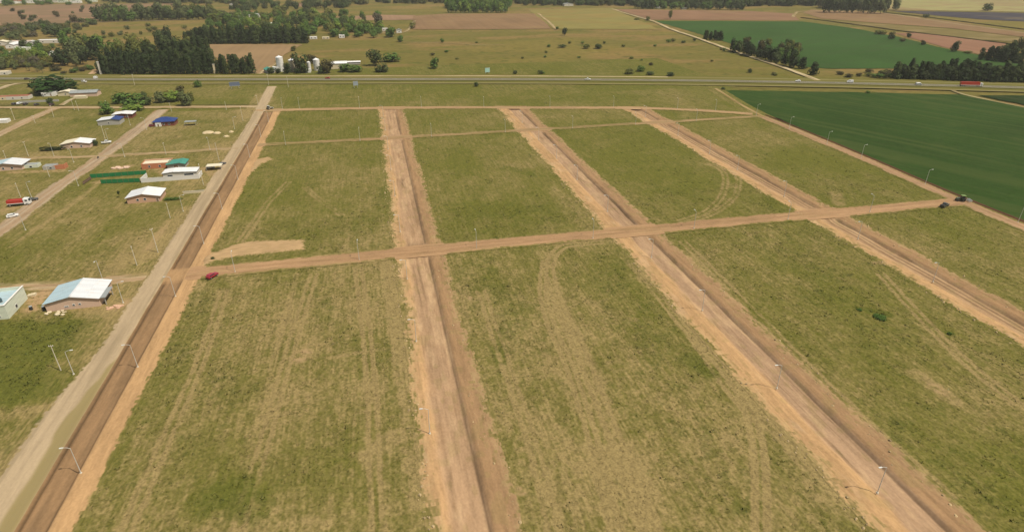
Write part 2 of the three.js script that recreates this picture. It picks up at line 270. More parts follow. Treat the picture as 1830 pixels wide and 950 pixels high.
field('crop_field', 0.06, [273.9, -460.1, 265.1, -348.1, 261.8, -280, 256.9, -219.1, 257.6, -181, 330, -150, 560, -300, 461.4, -354.1, 456.7, -401.3, 367, -432.5], 1400, 1400, crop(CROP1, [0.05, 0.072, 0.018], 0.437, 0.9, 4.5));
field('crop_field', 0.06, [464.8, -397.3, 468.4, -360, 472.4, -328.8, 540.8, -349.7, 502.2, -389], 256, 256, crop([0.02, 0.037, 0.0095], [0.035, 0.045, 0.014], 0.437, 0.9, 4.5));
field('crop_field', -0.12, [462, -1001.4, 580.7, -975, 696.3, -939.8, 707.8, -843, 694.4, -740, 662.8, -634.9, 652.6, -569.1, 655.4, -548.2, 668.9, -493.7, 649.3, -478.1, 496.7, -518.6, 433.1, -532.8, 414.8, -550.3, 431.6, -667.1, 451, -840.9], 1024, 1024, crop(CROP2, [0.04, 0.07, 0.02], 0.9, -0.42, 7));
field('ploughed_field', -0.1, [82.1, -1178.2, 147.9, -1209.4, 311, -1173, 264.8, -926.2, 163.4, -941.2, 64.9, -963.2], 512, 512, plough([0.2, 0.124, 0.064]));
field('ploughed_field', -0.12, [-51.2, -1186.2, 26.4, -1213.1, 86.8, -1188.3, 80.3, -1105.7, -40.2, -1122.8], 256, 256, plough([0.24, 0.15, 0.09]));
field('dry_field', -0.08, [314.8, -1261, 491, -1263.7, 418.2, -884.5, 268, -925.5], 512, 512, dry([0.2, 0.17, 0.052], [0.215, 0.16, 0.05]));
field('ploughed_field', -0.1, [486.4, -1236.5, 714.8, -1145.3, 770.1, -1070.7, 701.7, -957.6, 466.2, -1019.7], 512, 512, plough([0.2, 0.115, 0.066]));
field('ploughed_field', -0.1, [803.1, -1087.6, 858.1, -1140, 939.2, -1069.7, 941.1, -965.1, 924.6, -852.8, 903, -719.6, 855.2, -679.4, 848.8, -803.8, 794.7, -899.5, 758.8, -974.5], 512, 512, plough([0.2, 0.124, 0.064]));
field('dry_field', -0.06, [748.8, -947.1, 788.3, -892, 836.3, -791.3, 851.1, -668.4, 813.9, -637.3, 775.3, -679.4, 760.1, -772, 741.1, -859.7], 512, 256, dry([0.16, 0.125, 0.045], [0.2, 0.15, 0.065]));
field('ploughed_field', -0.1, [718.9, -767.4, 754.7, -766.3, 765.3, -670.2, 768.4, -642.1, 717, -603.5, 658.1, -576.3, 669.3, -633.5], 512, 256, plough([0.215, 0.115, 0.07]));
field('ploughed_field', -0.08, [989.1, -1084.2, 1216.2, -983.3, 1057.9, -850, 1010.6, -908.4, 996, -985.7], 512, 256, plough([0.05, 0.045, 0.055]));
field('dry_field', -0.1, [1142.9, -1278.7, 1606.2, -1761.1, 2281.5, -1610.6, 1381.5, -958.7, 1239.4, -1002.8, 1008.7, -1106.4], 512, 512, dry([0.27, 0.24, 0.1], [0.25, 0.19, 0.09]));
field('ploughed_field', 0, [-191.8, -850.8, -79.4, -825.7, -94.8, -715.3, -98.6, -622.8, -105.7, -624.4, -166.6, -747.4], 512, 512, plough([0.235, 0.155, 0.08]));
field('dry_field', -0.1, [-561.5, -1158.2, -748.8, -1569.3, -645.7, -1625.4, -399.5, -1587.4, -439.5, -1415.6, -436.7, -1192.2, -488.1, -1167.5], 512, 512, dry([0.19, 0.125, 0.07], [0.23, 0.14, 0.085]));

// ---------------------------------------------------------------- streets: strips with a profile across, ragged edges
// path(t) -> [x, z], t in metres along; across u from l to r; profile(u, t, x, z) height; color(u, t, x, z, out)
function strip(name, pts, l, r, du, dt, W, H, profile, color, ragged = 1) {
  const flat = pts.flat(), V = []; for (let i = 0; i < flat.length; i += 2) V.push(new THREE.Vector2(flat[i], flat[i + 1]));
  const cum = [0]; for (let i = 1; i < V.length; i++) cum.push(cum[i - 1] + V[i].distanceTo(V[i - 1]));
  const L = cum[cum.length - 1];
  const cr = V.length > 2 ? new THREE.SplineCurve(V) : new THREE.LineCurve(V[0], V[1]);
  const nt = Math.max(2, Math.round(L / dt)), nu = Math.max(2, Math.round((r - l) / du)), p = [], uv = [], idx = [], frames = [];
  for (let j = 0; j <= nt; j++) { const c = cr.getPointAt(j / nt), d = cr.getTangentAt(j / nt); frames.push([c.x, c.y, -d.y, d.x]); }
  const seed = V[0].x * 0.37 + V[0].y * 0.11 + 100;
  for (let j = 0; j <= nt; j++) {
    const [cx, cz, nx, nz] = frames[j], t = L * j / nt, eL = l + ragged * 0.35 * wob(t, seed), eR = r + ragged * 0.35 * wob(t, seed + 31);
    for (let i = 0; i <= nu; i++) {
      const u = mix(eL, eR, i / nu), x = cx + nx * u, z = cz + nz * u;
      p.push(x, profile(u, t, x, z), z); uv.push(j / nt, (u - l + 2) / (r - l + 4));
      if (i < nu && j < nt) { const q = j * (nu + 1) + i; idx.push(q, q + nu + 1, q + 1, q + 1, q + nu + 1, q + nu + 2); }
    }
  }
  const g = new THREE.BufferGeometry(); g.setAttribute('position', new THREE.Float32BufferAttribute(p, 3)); g.setAttribute('uv', new THREE.Float32BufferAttribute(uv, 2)); g.setIndex(idx); g.computeVertexNormals();
  if (g.attributes.normal.getY((nu + 1) * 2 + 1) < 0) { for (let i = 0; i < idx.length; i += 3) { const q = idx[i]; idx[i] = idx[i + 1]; idx[i + 1] = q; } g.setIndex(idx); g.computeVertexNormals(); }
  const tex = makeTex(W, H, (tu, tv, o) => { const f = frames[Math.min(nt, Math.round(tu * nt))], u = l - 2 + tv * (r - l + 4); color(u, tu * L, f[0] + f[2] * u, f[1] + f[3] * u, o); });
  return struct(name, g, groundMat(tex));
}
function soilNoise(u, t, o, amt = 1) {             // clods, grading lines along the street, stains
  const k = 1 + amt * ((vn(u / 0.35, t / 2.6) - 0.5) * 0.2 + (vn(u / 0.9 + 7, t / 14) - 0.5) * 0.22 + (vn(u / 0.3, t / 0.4) - 0.5) * 0.2 + (fbm(u / 4 + 3, t / 11, 3) - 0.5) * 0.3);
  o[0] *= k; o[1] *= k; o[2] *= k;
}
const tmp = [0, 0, 0];
STREETS.forEach((s, si) => {
  const pts = [[s.x, s.z0], [s.x, s.z1]], dir = -1, gl = [-7.6, -7, -6.2][si];
  const cut = z => sst(4, 9, nearRow(z)) * (z > -440 ? 1 : 0.2);
  const prof = (uu, t, x, z) => {
    const u = x - s.x, e = Math.min(u - s.l, s.r - u), c = cut(z), rut = si === 2 ? 0.09 : 0.03;
    let h = relief(x, z) + 0.05 + (fbm(x / 1.2, z / 2, 2) - 0.5) * 0.14 * sst(0, 2, e);
    const bed = sst(gl - 1.4, gl + 0.2, u) * (1 - sst(-0.35, 0.15, u));
    h -= bed * (0.55 + 0.25 * vn(t / 14, si + 3)) * c;
    h += (0.1 + 0.3 * vn(t / 5, si + 12)) * c * Math.exp(-((u - 1 - 0.5 * vn(t / 9, si)) ** 2) / 0.6);                                   // spoil heaped on the bank
    if (si === 2) h -= c * 0.22 * (Math.exp(-((u + 2.2) ** 2) / 0.12) + Math.exp(-((u + 4) ** 2) / 0.1));
    h += bed * c * rut * Math.sin(u * 3.1 + 1.2 * vn(t / 20, si)) * (si === 2 ? 1 : 0.5);
    return h;
  };
  const col = (uu, t, x, z, o) => {
    const u = x - s.x, wl = wob(t, si * 7 + 3) * 0.75, wr = wob(t, si * 7 + 50) * 0.6;
    const inL = u - (s.l + 1.1 + wl), inR = s.r - 0.9 + wr - u;
    lotColor(x, z, tmp); o[0] = ORANGE[0]; o[1] = ORANGE[1]; o[2] = ORANGE[2];
    if (si === 0) lerp3(o, TRACK, 0.12);
    lerp3(o, TRACK, sst(gl - 1.6, gl + 0.8, u + (vn(t / 6, si) - 0.5) * 1.6) * [0.75, 0.95, 0.6][si]);
    const wu = u + (fbm(t / 26, si * 5 + 2, 2) - 0.5) * 2.2;
    lerp3(o, DARKSOIL, sst(0.55, 0.85, vn(wu / 0.55, t / 34 + si * 9)) * sst(0.3, 0.6, vn(t / 16, si + 60)) * (u > gl ? 0.42 : 0.1));
    lerp3(o, [0.43, 0.29, 0.165], sst(0.5, 0.78, fbm(wu / 2.6 + 40, t / 9, 3)) * 0.6); lerp3(o, BROWN, sst(0.55, 0.8, fbm(u / 2.2 + 80, t / 7 + si, 3)) * (u > gl ? 0.35 : 0.22));
    lerp3(o, BROWN, sst(-0.2, 0.7, u) * 0.85);
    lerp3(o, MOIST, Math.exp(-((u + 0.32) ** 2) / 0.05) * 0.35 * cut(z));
    if (si === 2) lerp3(o, DARKSOIL, (Math.exp(-((u + 2.2) ** 2) / 0.3) + Math.exp(-((u + 4) ** 2) / 0.25)) * 0.5);
    lerp3(o, STRAW, sst(0.66, 0.84, vn(u / 1.6 + 9, t / 3)) * 0.3);
    soilNoise(u, t, o);
    const edge = Math.min(inL, inR) + (vn(u / 0.4, t / 0.55) - 0.5) * 1.7 + (fbm(x / 2.4, z / 3.2, 2) - 0.5) * 2.2;
    const frin = sst(2.6, 0.2, edge) * vn(x / 0.5 + 4, z / 0.9); lerp3(o, [0.42, 0.31, 0.15], frin * 0.6);
    lerp3(o, tmp, 1 - sst(-0.6, 0.7, edge));
    if (edge < 4) lerp3(o, tmp, sst(0.62, 0.8, vn(x / 0.9 + 60, z / 1.3)) * (1 - sst(0.4, 4, edge)) * 0.8);
  };
  strip(s.name, pts, s.l, s.r, 0.45, 0.9, 2048, 224, prof, col, 0.4);
});
// gravel road with a cutting for new paving beside it
strip('gravel_road', [[-76.5, -80], [-76.5, -300], [-76.8, -440], [-79.5, -556]], -13.5, 12, 0.45, 1, 2048, 288, (u, t, x, z) => {
  let h = relief(x, z) * 0.7 + 0.06;
  const c = z > -458 ? sst(3, 7, Math.abs(z - ROW2)) : 0;
  { const gr = -0.3 - 3.4 * sst(-172, -128, z), gl = gr - 6.2; h += 0.16 * sst(gl - 1.5, gl, u) * (1 - sst(gr, gr + 1.2, u)); }
  h -= 0.45 * c * sst(-0.5, 0.1, u) * (1 - sst(5.6, 6.2, u));
  h -= 0.45 * c * Math.exp(-((u - 0.25) ** 2) / 0.12);
  h += 0.15 * c * Math.exp(-((u - 7) ** 2) / 0.6) + (fbm(x / 1.2, z / 2, 2) - 0.5) * 0.1 * sst(6, 7, u);
  return h;
}, (u, t, x, z, o) => {
  lotColor(x, z, tmp); o[0] = GRAVEL[0]; o[1] = GRAVEL[1]; o[2] = GRAVEL[2];
  const fade = z < -461;
  soilNoise(u, t, o, 0.6);
  const gr = -0.3 - 3.4 * sst(-172, -128, z), gl = gr - 6.2 - 0.8 * sst(-460, -500, z);
  const verge = fade ? 0 : sst(gr - 0.5, gr + 0.7, u + (vn(t / 5, 3) - 0.5) * 1.4) * (1 - sst(-0.6, 0, u));
  const gv = [0.235, 0.185, 0.08]; if (!fade) { lerp3(o, gv, verge * 0.9); lerp3(o, [0.2, 0.155, 0.09], 0.4 * sst(0.5, 0.9, vn(u / 0.9, t / 40))); }
  if (!fade && u > -0.3) {
    const c = sst(3, 7, Math.abs(z - ROW2));
    o[0] = DARKSOIL[0] * 1.45; o[1] = DARKSOIL[1] * 1.42; o[2] = DARKSOIL[2] * 1.4; lerp3(o, BROWN, sst(0.4, 0.7, vn(u / 1.2, t / 18)) * 0.7);
    lerp3(o, MOIST, Math.exp(-((u - 0.25) ** 2) / 0.14) * 0.7 * c); lerp3(o, MOIST, Math.exp(-((u - 6) ** 2) / 0.08) * 0.4 * c);
    lerp3(o, ORANGE, sst(5.8, 6.6, u)); lerp3(o, ORANGE, (1 - c) * 0.6);
    soilNoise(u, t, o, 0.9);
  }
  const e = Math.min(u - gl + wob(t, 77) * 0.3, (fade ? 0.3 : 11 + wob(t, 99) * 0.55) - u) + (vn(x / 0.6, z / 0.6) - 0.5) * 1.3;
  lerp3(o, tmp, 1 - sst(-0.4, 0.5, e));
}, 0.3);
const farRoad = (pts, half, c, W = 1024, y = 0.36) => strip('dirt_road', pts, -half, half, half, 6, W, 16, (u, t, x, z) => y, (u, t, x, z, o) => { o[0] = c[0]; o[1] = c[1]; o[2] = c[2]; lerp3(o, TAWNY, sst(0.45, 0.8, vn(u / 1.5 + 3, t / 25)) * 0.7); soilNoise(u, t, o, 1.2); }, 0.5);
// cross streets
function dirtRow(pts, half, y, c, W = 2048, H = 96, mixIn = 0.5) {
  strip('dirt_track', pts, -half - 1.2, half + 1.2, 0.8, 1.2, W, H, (u, t, x, z) => relief(x, z) + y + 0.12 * (1 - sst(half - 2.2, half + 1.2, Math.abs(u))), (u, t, x, z, o) => {
    if (z > -474) lotColor(x, z, tmp); else meadow(x, z, tmp);
    const crossing = STREETS.some(s => x > s.x + s.l && x < s.x + s.r) || (x > -71 && x < -65);
    o[0] = c[0]; o[1] = c[1]; o[2] = c[2]; lerp3(o, BROWN, sst(0.45, 0.75, vn(u / 0.9, t / 30)) * 0.5); lerp3(o, STRAW, sst(0.5, 0.8, vn(u / 1.2 + 8, t / 9)) * 0.4 * mixIn); soilNoise(u, t, o);
    const e = half + wob(t, pts.flat()[1] + (u > 0 ? 0 : 40)) * 0.5 - Math.abs(u) + (vn(x / 0.7, z / 0.7) - 0.5) * 1.2;
    if (!crossing && half < 3) lerp3(o, tmp, sst(0.45, 0.75, vn(u / 1.1, t / 7)) * 0.7);
    lerp3(o, crossing ? [0.35, 0.215, 0.115] : tmp, 1 - sst(-0.7, 0.8, e));
  }, 0.3);
}
dirtRow([[-70, ROW2 + 0.6], [60, ROW2], [150, ROW2], [252, ROW2 + 1.5]], 4, 0.14, [0.335, 0.205, 0.11]);
dirtRow([[-69, ROW3 - 0.5], [60, ROW3 + 0.4], [256, ROW3]], 2.5, 0.14, [0.285, 0.195, 0.1]);
dirtRow(row4, 3.4, 0.16, [0.34, 0.225, 0.12]);
dirtRow([[254.5, -150], [254.5, -215], [257.5, -276], [258.5, -374]], 3.2, 0.12, [0.33, 0.21, 0.12]);
strip('field_margin', [[259, -366], [263, -400], [269, -432], [277, -472]], -8, 6, 1, 3, 512, 48, (u, t) => 0.14 + 0.08 * vn(u, t / 3) - 0.25 * sst(-5, -8, u), (u, t, x, z, o) => grass(x, z, 0.12 - 0.1 * sst(2, 5, u), 0.1, o), 0.6);
farRoad([[258.5, -370], [263, -400], [269, -432], [276, -466]], 1.3, [0.3, 0.22, 0.1], 256, 0.3);
strip('furrow_bank', [[261, -150], [259.5, -215], [262, -276], [263.5, -344], [263, -374]], -1.4, 1.4, 0.35, 2, 1024, 24, (u) => 0.05 + 0.55 * Math.exp(-u * u / 0.5), (u, t, x, z, o) => { o[0] = 0.1; o[1] = 0.05; o[2] = 0.028; soilNoise(u, t, o); }, 0.4);
dirtRow([-156.2, -214.7, -128.6, -211.3, -102.7, -209.5, -83.2, -209.7], 2.8, 0.12, [0.37, 0.275, 0.165], 1024);
dirtRow([-234.2, -375.9, -201.6, -373.8, -144.8, -368.5, -116.3, -368.6, -79.2, -368.3], 2.4, 0.12, [0.35, 0.26, 0.15], 1024);
dirtRow([[-345, -530], -265.5, -516.1, -186.3, -498.4, -83, -479.1], 3, 0.12, [0.37, 0.28, 0.165], 1024);
dirtRow([[-153.5, -200], [-153, -300], [-150.5, -352], [-149, -410], [-148.6, -482]], 4, 0.1, [0.34, 0.26, 0.175], 1024, 96, 0.2);
dirtRow([[-229, -390], [-229, -432], [-228, -470], [-226, -505]], 3.4, 0.1, [0.36, 0.27, 0.17], 512);
strip('drainage_ditch', [-294.4, -531.9, -270.2, -526.5, -172.8, -502.9, -80.6, -484.2], -2.4, 2.4, 0.6, 3, 512, 16, (u) => 0.1 - 0.9 * Math.exp(-u * u / 0.8), (u, t, x, z, o) => { o[0] = 0.1; o[1] = 0.085; o[2] = 0.03; lerp3(o, [0.05, 0.035, 0.02], Math.exp(-u * u / 0.9)); soilNoise(u, t, o); }, 0.5);
// the paved highway, its gravel service road and the farm roads beyond
const HW = [[-760, -735], [-520, -690], [-315, -642], [-226, -618], [-95, -589], [114, -543], [256, -506], [389, -464], [525, -414], [700, -345], [950, -240]];
const off = (P, d) => P.map((p, i) => { const a = P[Math.max(0, i - 1)], b = P[Math.min(P.length - 1, i + 1)], l = Math.hypot(b[0] - a[0], b[1] - a[1]); return [p[0] - (b[1] - a[1]) / l * d, p[1] + (b[0] - a[0]) / l * d]; });
strip('highway_verge', HW, -26, 20, 3, 8, 2048, 64, (u) => 0.3 - 0.5 * Math.exp(-((u - 10) ** 2) / 8), (u, t, x, z, o) => { meadow(x, z, o); lerp3(o, GREEN, 0.6); lerp3(o, [0.28, 0.23, 0.12], Math.exp(-((u - 17) ** 2) / 3) * 0.7 + Math.exp(-((u + 16) ** 2) / 5) * 0.5); }, 0.3);
strip('highway', HW, -6.4, 6.4, 1.6, 8, 2048, 64, (u) => 0.6 - Math.abs(u) * 0.015, (u, t, x, z, o) => { const k = 0.85 + 0.3 * vn(u / 1.2, t / 30); o[0] = 0.158 * k; o[1] = 0.143 * k; o[2] = 0.1 * k; if (Math.abs(u) > 3.9) lerp3(o, [0.15, 0.14, 0.05], clamp(0.5 + vn(u, t / 9))); }, 0);
for (const d of [-3.7, 3.7]) strip('road_edge_line', off(HW, d), -0.1, 0.1, 0.2, 8, 64, 2, () => 0.55, (u, t, x, z, o) => { o[0] = 0.34; o[1] = 0.32; o[2] = 0.26; }, 0);
{ const dash = []; const cr = new THREE.SplineCurve(HW.map(p => new THREE.Vector2(...p))), L = cr.getLength();
  for (let s = 4; s < L - 8; s += 12) { const a = cr.getPointAt(s / L), b = cr.getPointAt((s + 4.5) / L), d = box(a.distanceTo(b), 0.01, 0.16); d.rotateY(-Math.atan2(b.y - a.y, b.x - a.x)); d.translate((a.x + b.x) / 2, 0.612, (a.y + b.y) / 2); dash.push(d.toNonIndexed()); }
  struct('centre_line_dashes', mergeGeometries(dash), mat(0.55, 0.52, 0.42)); }
const serv = [0.46, 0.37, 0.22];
farRoad(off(HW.slice(3, 7), -16.5), 1.5, serv);
farRoad([481, -1237.7, 467, -1103.6, 458.1, -992.9, 435.8, -880.6, 422.1, -769.9, 408.6, -677, 399.2, -593.6, 392.1, -535.4, 381.8, -478.7], 2.7, [0.42, 0.34, 0.2]);
farRoad([311, -1173, 284.3, -995.4, 269.2, -917.7], 2, [0.38, 0.29, 0.16]);
farRoad([462.7, -420.4, 456.7, -401.3, 458.3, -375.9, 461.7, -352.2, 463.2, -329.2], 1.7, [0.27, 0.24, 0.13], 512, 0.12);
farRoad([-102.2, -620.6, -97.5, -654.3, -92.2, -691.7], 1.8, [0.4, 0.32, 0.19], 256, 0.12);
farRoad([-254.9, -628.7, -254.6, -660.6, -268.5, -723.7], 3, [0.36, 0.24, 0.15], 256, 0.12);
farRoad([-517.7, -1191.9, -460.6, -1179.2, -387.7, -1181.3, -296.5, -1189.6, -254.6, -1190.2], 3, [0.27, 0.22, 0.13], 512, -0.1);
farRoad([2.7, -940.8, 49.1, -930.4, 73.1, -1060.3, 79.5, -1096.2], 2, [0.36, 0.29, 0.16], 512, -0.1);
farRoad([42.3, -820.1, 89.7, -804.1, 133.8, -773, 161.5, -772.1], 1.2, [0.3, 0.24, 0.12], 512, -0.1);
farRoad([729.3, -1012.3, 774.1, -1069.9, 822.8, -1108.3, 939.2, -1069.7, 910.3, -864.8, 901.8, -726.7], 2.6, [0.3, 0.24, 0.13], 512, -0.02);
farRoad([-304.1, -584.3, -301.1, -595.3, -300.4, -612.4, -287.6, -622.5], 3, [0.36, 0.29, 0.18], 256, 0.15);
farRoad([-225.8, -514.7, -226.5, -536.5, -223.4, -546.3], 2, [0.36, 0.3, 0.19], 256, 0.15);
// ditches with dark reeds across the far fields
const ditch = pts => strip('drainage_ditch', pts, -2.6, 2.6, 0.65, 5, 512, 16, (u) => 0.15 - 1.1 * Math.exp(-u * u / 1.6) + 0.5 * Math.exp(-((Math.abs(u) - 2) ** 2) / 0.4), (u, t, x, z, o) => { o[0] = 0.05; o[1] = 0.04; o[2] = 0.018; lerp3(o, OLIVE, sst(0.5, 0.8, vn(u, t / 12)) * 0.6); soilNoise(u, t, o); }, 0.6);
ditch([736.2, -1000.2, 742.6, -938.9, 746.8, -866.7, 750, -781.3, 762.8, -718.4, 771.3, -652.2, 779.7, -608.9]);
ditch([950.8, -1054.7, 958, -983, 950.6, -883.1, 944.3, -798.3, 936.8, -739.7]);

// ---------------------------------------------------------------- grass that stands up: weeds and clumps on the lots
{
  const R = rngOf(99);
  function clumpGeo(n, seed, h) {
    const r = rngOf(seed), v = [], nn = [];
    for (let i = 0; i < n; i++) {
      const a = r() * 6.283, d = Math.sqrt(r()) * 0.5, x = Math.cos(a) * d, z = Math.sin(a) * d, b = r() * 6.283, w = 0.1 + 0.1 * r(), hh = h * (0.5 + 0.7 * r()), lx = (r() - 0.5) * 0.5 + x * 0.5, lz = (r() - 0.5) * 0.5 + z * 0.5;
      v.push(x - Math.cos(b) * w, 0, z - Math.sin(b) * w, x + Math.cos(b) * w, 0, z + Math.sin(b) * w, x + lx, hh, z + lz);
      for (let k = 0; k < 3; k++) nn.push(lx * 0.5, 0.9, lz * 0.5);
    }
    const g = new THREE.BufferGeometry(); g.setAttribute('position', new THREE.Float32BufferAttribute(v, 3)); g.setAttribute('normal', new THREE.Float32BufferAttribute(nn, 3)); return g;
  }
  const M4 = new THREE.Matrix4(), q = new THREE.Quaternion(), e = new THREE.Euler(), c = new THREE.Color(), o = [0, 0, 0];
  function sow(name, label, category, count, geo, x0, x1, z0, z1, sMin, sMax, tint, dens) {
    const im = new THREE.InstancedMesh(geo, new THREE.MeshStandardMaterial({ roughness: 0.95, side: THREE.DoubleSide }), count); let n = 0;
    for (let k = 0; n < count && k < count * 12; k++) {
      const x = mix(x0, x1, R()), z = mix(z0, z1, R());
      if (inStreet(x, z) > -0.4 + (R() - 0.3) * 1.5 || Math.abs(z - ROW2) < 5 || (x > 248 && z < -140) || (x > -93 && x < -65)) continue;
      const s = MASK.get(MASK.L.s, x, z) + MASK.get(MASK.L.b, x, z), g = MASK.get(MASK.L.g, x, z), p = fbm(x / 5 + 31, z / 5, 2);
      if (R() > dens(p, s, g) || (x > -75 && x < -22 && PADS.some(P => padDepth(P, x, z) > -0.3))) continue;
      lotColor(x, z, o); const sc = mix(sMin, sMax, R() ** 2) * (1 + g * 0.3), k2 = tint * (0.75 + 0.5 * R());
      M4.compose(new THREE.Vector3(x, relief(x, z) - 0.02, z), q.setFromEuler(e.set(0, R() * 6.28, 0)), new THREE.Vector3(sc, sc * (0.7 + 0.6 * R()), sc));
      im.setMatrixAt(n, M4); im.setColorAt(n, c.setRGB(o[0] * k2 * 0.92, o[1] * k2 * 1.06, o[2] * k2)); n++;
    }
    im.count = n; im.name = name; tag(im, label, category); im.userData.kind = 'stuff'; shade(im); scene.add(im);
  }
  sow('grass_clumps', 'green and straw grass clumps covering the near vacant lots', 'grass', 110000, clumpGeo(11, 5, 0.15), -150, 290, -50, -250, 0.25, 0.7, 1.42, (p, s, g) => 0.3 + 0.6 * sst(0.35, 0.65, p));
  sow('weed_clumps', 'dark green weeds standing out in the paler grass of the vacant lots', 'weeds', 9000, clumpGeo(16, 6, 0.3), -200, 290, -50, -465, 0.35, 0.9, 1.05, (p, s, g) => 0.03 + 0.45 * sst(0.55, 0.78, p) - s + g * 0.25);
}
{ // pale stones and clods thrown up beside the dirt streets
  const R = rngOf(321), g = new THREE.DodecahedronGeometry(0.5, 0), N = 3600, im = new THREE.InstancedMesh(g, mat(1, 1, 1, 0.95), N), M4 = new THREE.Matrix4(), q = new THREE.Quaternion(), e = new THREE.Euler(), c = new THREE.Color();
  for (let i = 0; i < N; i++) {
    const s = STREETS[Math.floor(R() * 3)], side = R() < 0.62, x = side ? s.x + s.l + (R() - 0.35) * 3 : s.x + 0.8 + R() * (s.r - 0.5), z = mix(s.z0, s.z1, R() ** 1.3), k = 0.12 + 0.62 * R() ** 5;
    M4.compose(new THREE.Vector3(x, relief(x, z) + 0.06, z), q.setFromEuler(e.set(R() * 6, R() * 6, R() * 6)), new THREE.Vector3(k * 1.4, k * 0.8, k));
    im.setMatrixAt(i, M4); const t = 0.75 + 0.6 * R(); im.setColorAt(i, c.setRGB(0.36 * t, 0.265 * t, 0.14 * t));
  }
  im.name = 'soil_clods'; tag(im, 'loose soil clods strewn along the edges of the dirt streets', 'clods'); im.userData.kind = 'stuff'; shade(im); scene.add(im);
}
// ---------------------------------------------------------------- small procedural textures for built things
function tileTex(n, fn) { const t = makeTex(n, n, fn); t.wrapS = t.wrapT = THREE.RepeatWrapping; return t; }
const corrugated = (() => { const n = 64, d = new Uint8Array(n * 4 * 4); for (let j = 0, p = 0; j < 4; j++) for (let i = 0; i < n; i++, p += 4) { d[p] = d[p + 1] = d[p + 2] = 127 + 127 * Math.sin(i / n * Math.PI * 8); d[p + 3] = 255; } const t = new THREE.DataTexture(d, n, 4, THREE.RGBAFormat); t.wrapS = t.wrapT = THREE.RepeatWrapping; t.magFilter = THREE.LinearFilter; t.needsUpdate = true; return t; })();
const sheetTex = tileTex(256, (u, v, o) => { const sh = TAB[((u * 8) | 0) * 7 + 900 + ((v * 2) | 0) * 91], n = TAB[((u * 256) | 0) + (((v * 256) | 0) << 8)], rust = sst(0.72, 0.9, vn(u * 12 + 3, v * 5) * 0.7 + n * 0.3); const k = 0.86 + 0.12 * sh + 0.04 * n; o[0] = k; o[1] = k * (1 - 0.14 * rust); o[2] = k * (1 - 0.24 * rust); if ((u * 8) % 1 < 0.04 || (v * 2) % 1 < 0.012) { o[0] *= 0.8; o[1] *= 0.8; o[2] *= 0.8; } });
sheetTex.repeat.set(1 / 8, 1 / 8);
const roofMat = (r, g, b, rough = 0.5) => new THREE.MeshStandardMaterial({ color: lin(r, g, b), map: sheetTex, roughness: rough, metalness: 0.1, bumpMap: corrugated, bumpScale: 0.02 });
const wallTex = tileTex(128, (u, v, o) => { const s = 0.86 + 0.14 * TAB[((u * 128) | 0) + (((v * 128) | 0) << 8)] - 0.06 * Math.sin(u * 12.57 + Math.sin(v * 6.28)) * Math.cos(v * 18.85); o[0] = o[1] = o[2] = s; });
const wallMat = (r, g, b) => new THREE.MeshStandardMaterial({ color: lin(r, g, b), map: wallTex, roughness: 0.92 });
const M = {
  zinc: roofMat(0.74, 0.76, 0.78, 0.45), zincBlue: roofMat(0.44, 0.58, 0.64, 0.45), white: roofMat(0.82, 0.82, 0.82, 0.5), blueRoof: roofMat(0.02, 0.05, 0.2, 0.5), tealRoof: roofMat(0.06, 0.29, 0.22, 0.5), greyRoof: roofMat(0.3, 0.32, 0.32, 0.6), redRoof: roofMat(0.3, 0.1, 0.05, 0.8), cream: roofMat(0.72, 0.66, 0.5, 0.7),
  pink: wallMat(0.62, 0.44, 0.33), brick: wallMat(0.5, 0.19, 0.09), salmon: wallMat(0.58, 0.36, 0.24), pale: wallMat(0.62, 0.58, 0.5), mint: wallMat(0.64, 0.68, 0.56), whitewall: wallMat(0.74, 0.72, 0.68), concrete: wallMat(0.4, 0.38, 0.34), darkbrick: wallMat(0.2, 0.06, 0.035), creamwall: wallMat(0.66, 0.56, 0.38),
  dark: mat(0.03, 0.03, 0.03), glass: mat(0.03, 0.04, 0.05, 0.1), frame: mat(0.7, 0.7, 0.68, 0.5), wood: mat(0.2, 0.12, 0.07), steel: mat(0.5, 0.52, 0.52, 0.45, { metalness: 0.5 }), galv: mat(0.55, 0.54, 0.5, 0.55, { metalness: 0.15 }), poleConc: mat(0.55, 0.5, 0.4, 0.9), head: mat(0.6, 0.6, 0.56, 0.55),
  green: new THREE.MeshStandardMaterial({ color: lin(0.008, 0.17, 0.05), roughness: 0.85, side: THREE.DoubleSide }), tyre: mat(0.018, 0.018, 0.018, 0.9), rim: mat(0.45, 0.45, 0.45, 0.4, { metalness: 0.6 }), lampGlass: mat(0.75, 0.72, 0.65, 0.2), tail: mat(0.35, 0.02, 0.02, 0.3), tank: mat(0.05, 0.09, 0.1, 0.5),
};
const paint = (r, g, b) => new THREE.MeshPhysicalMaterial({ color: lin(r, g, b), roughness: 0.4, clearcoat: 0.7, clearcoatRoughness: 0.15 });

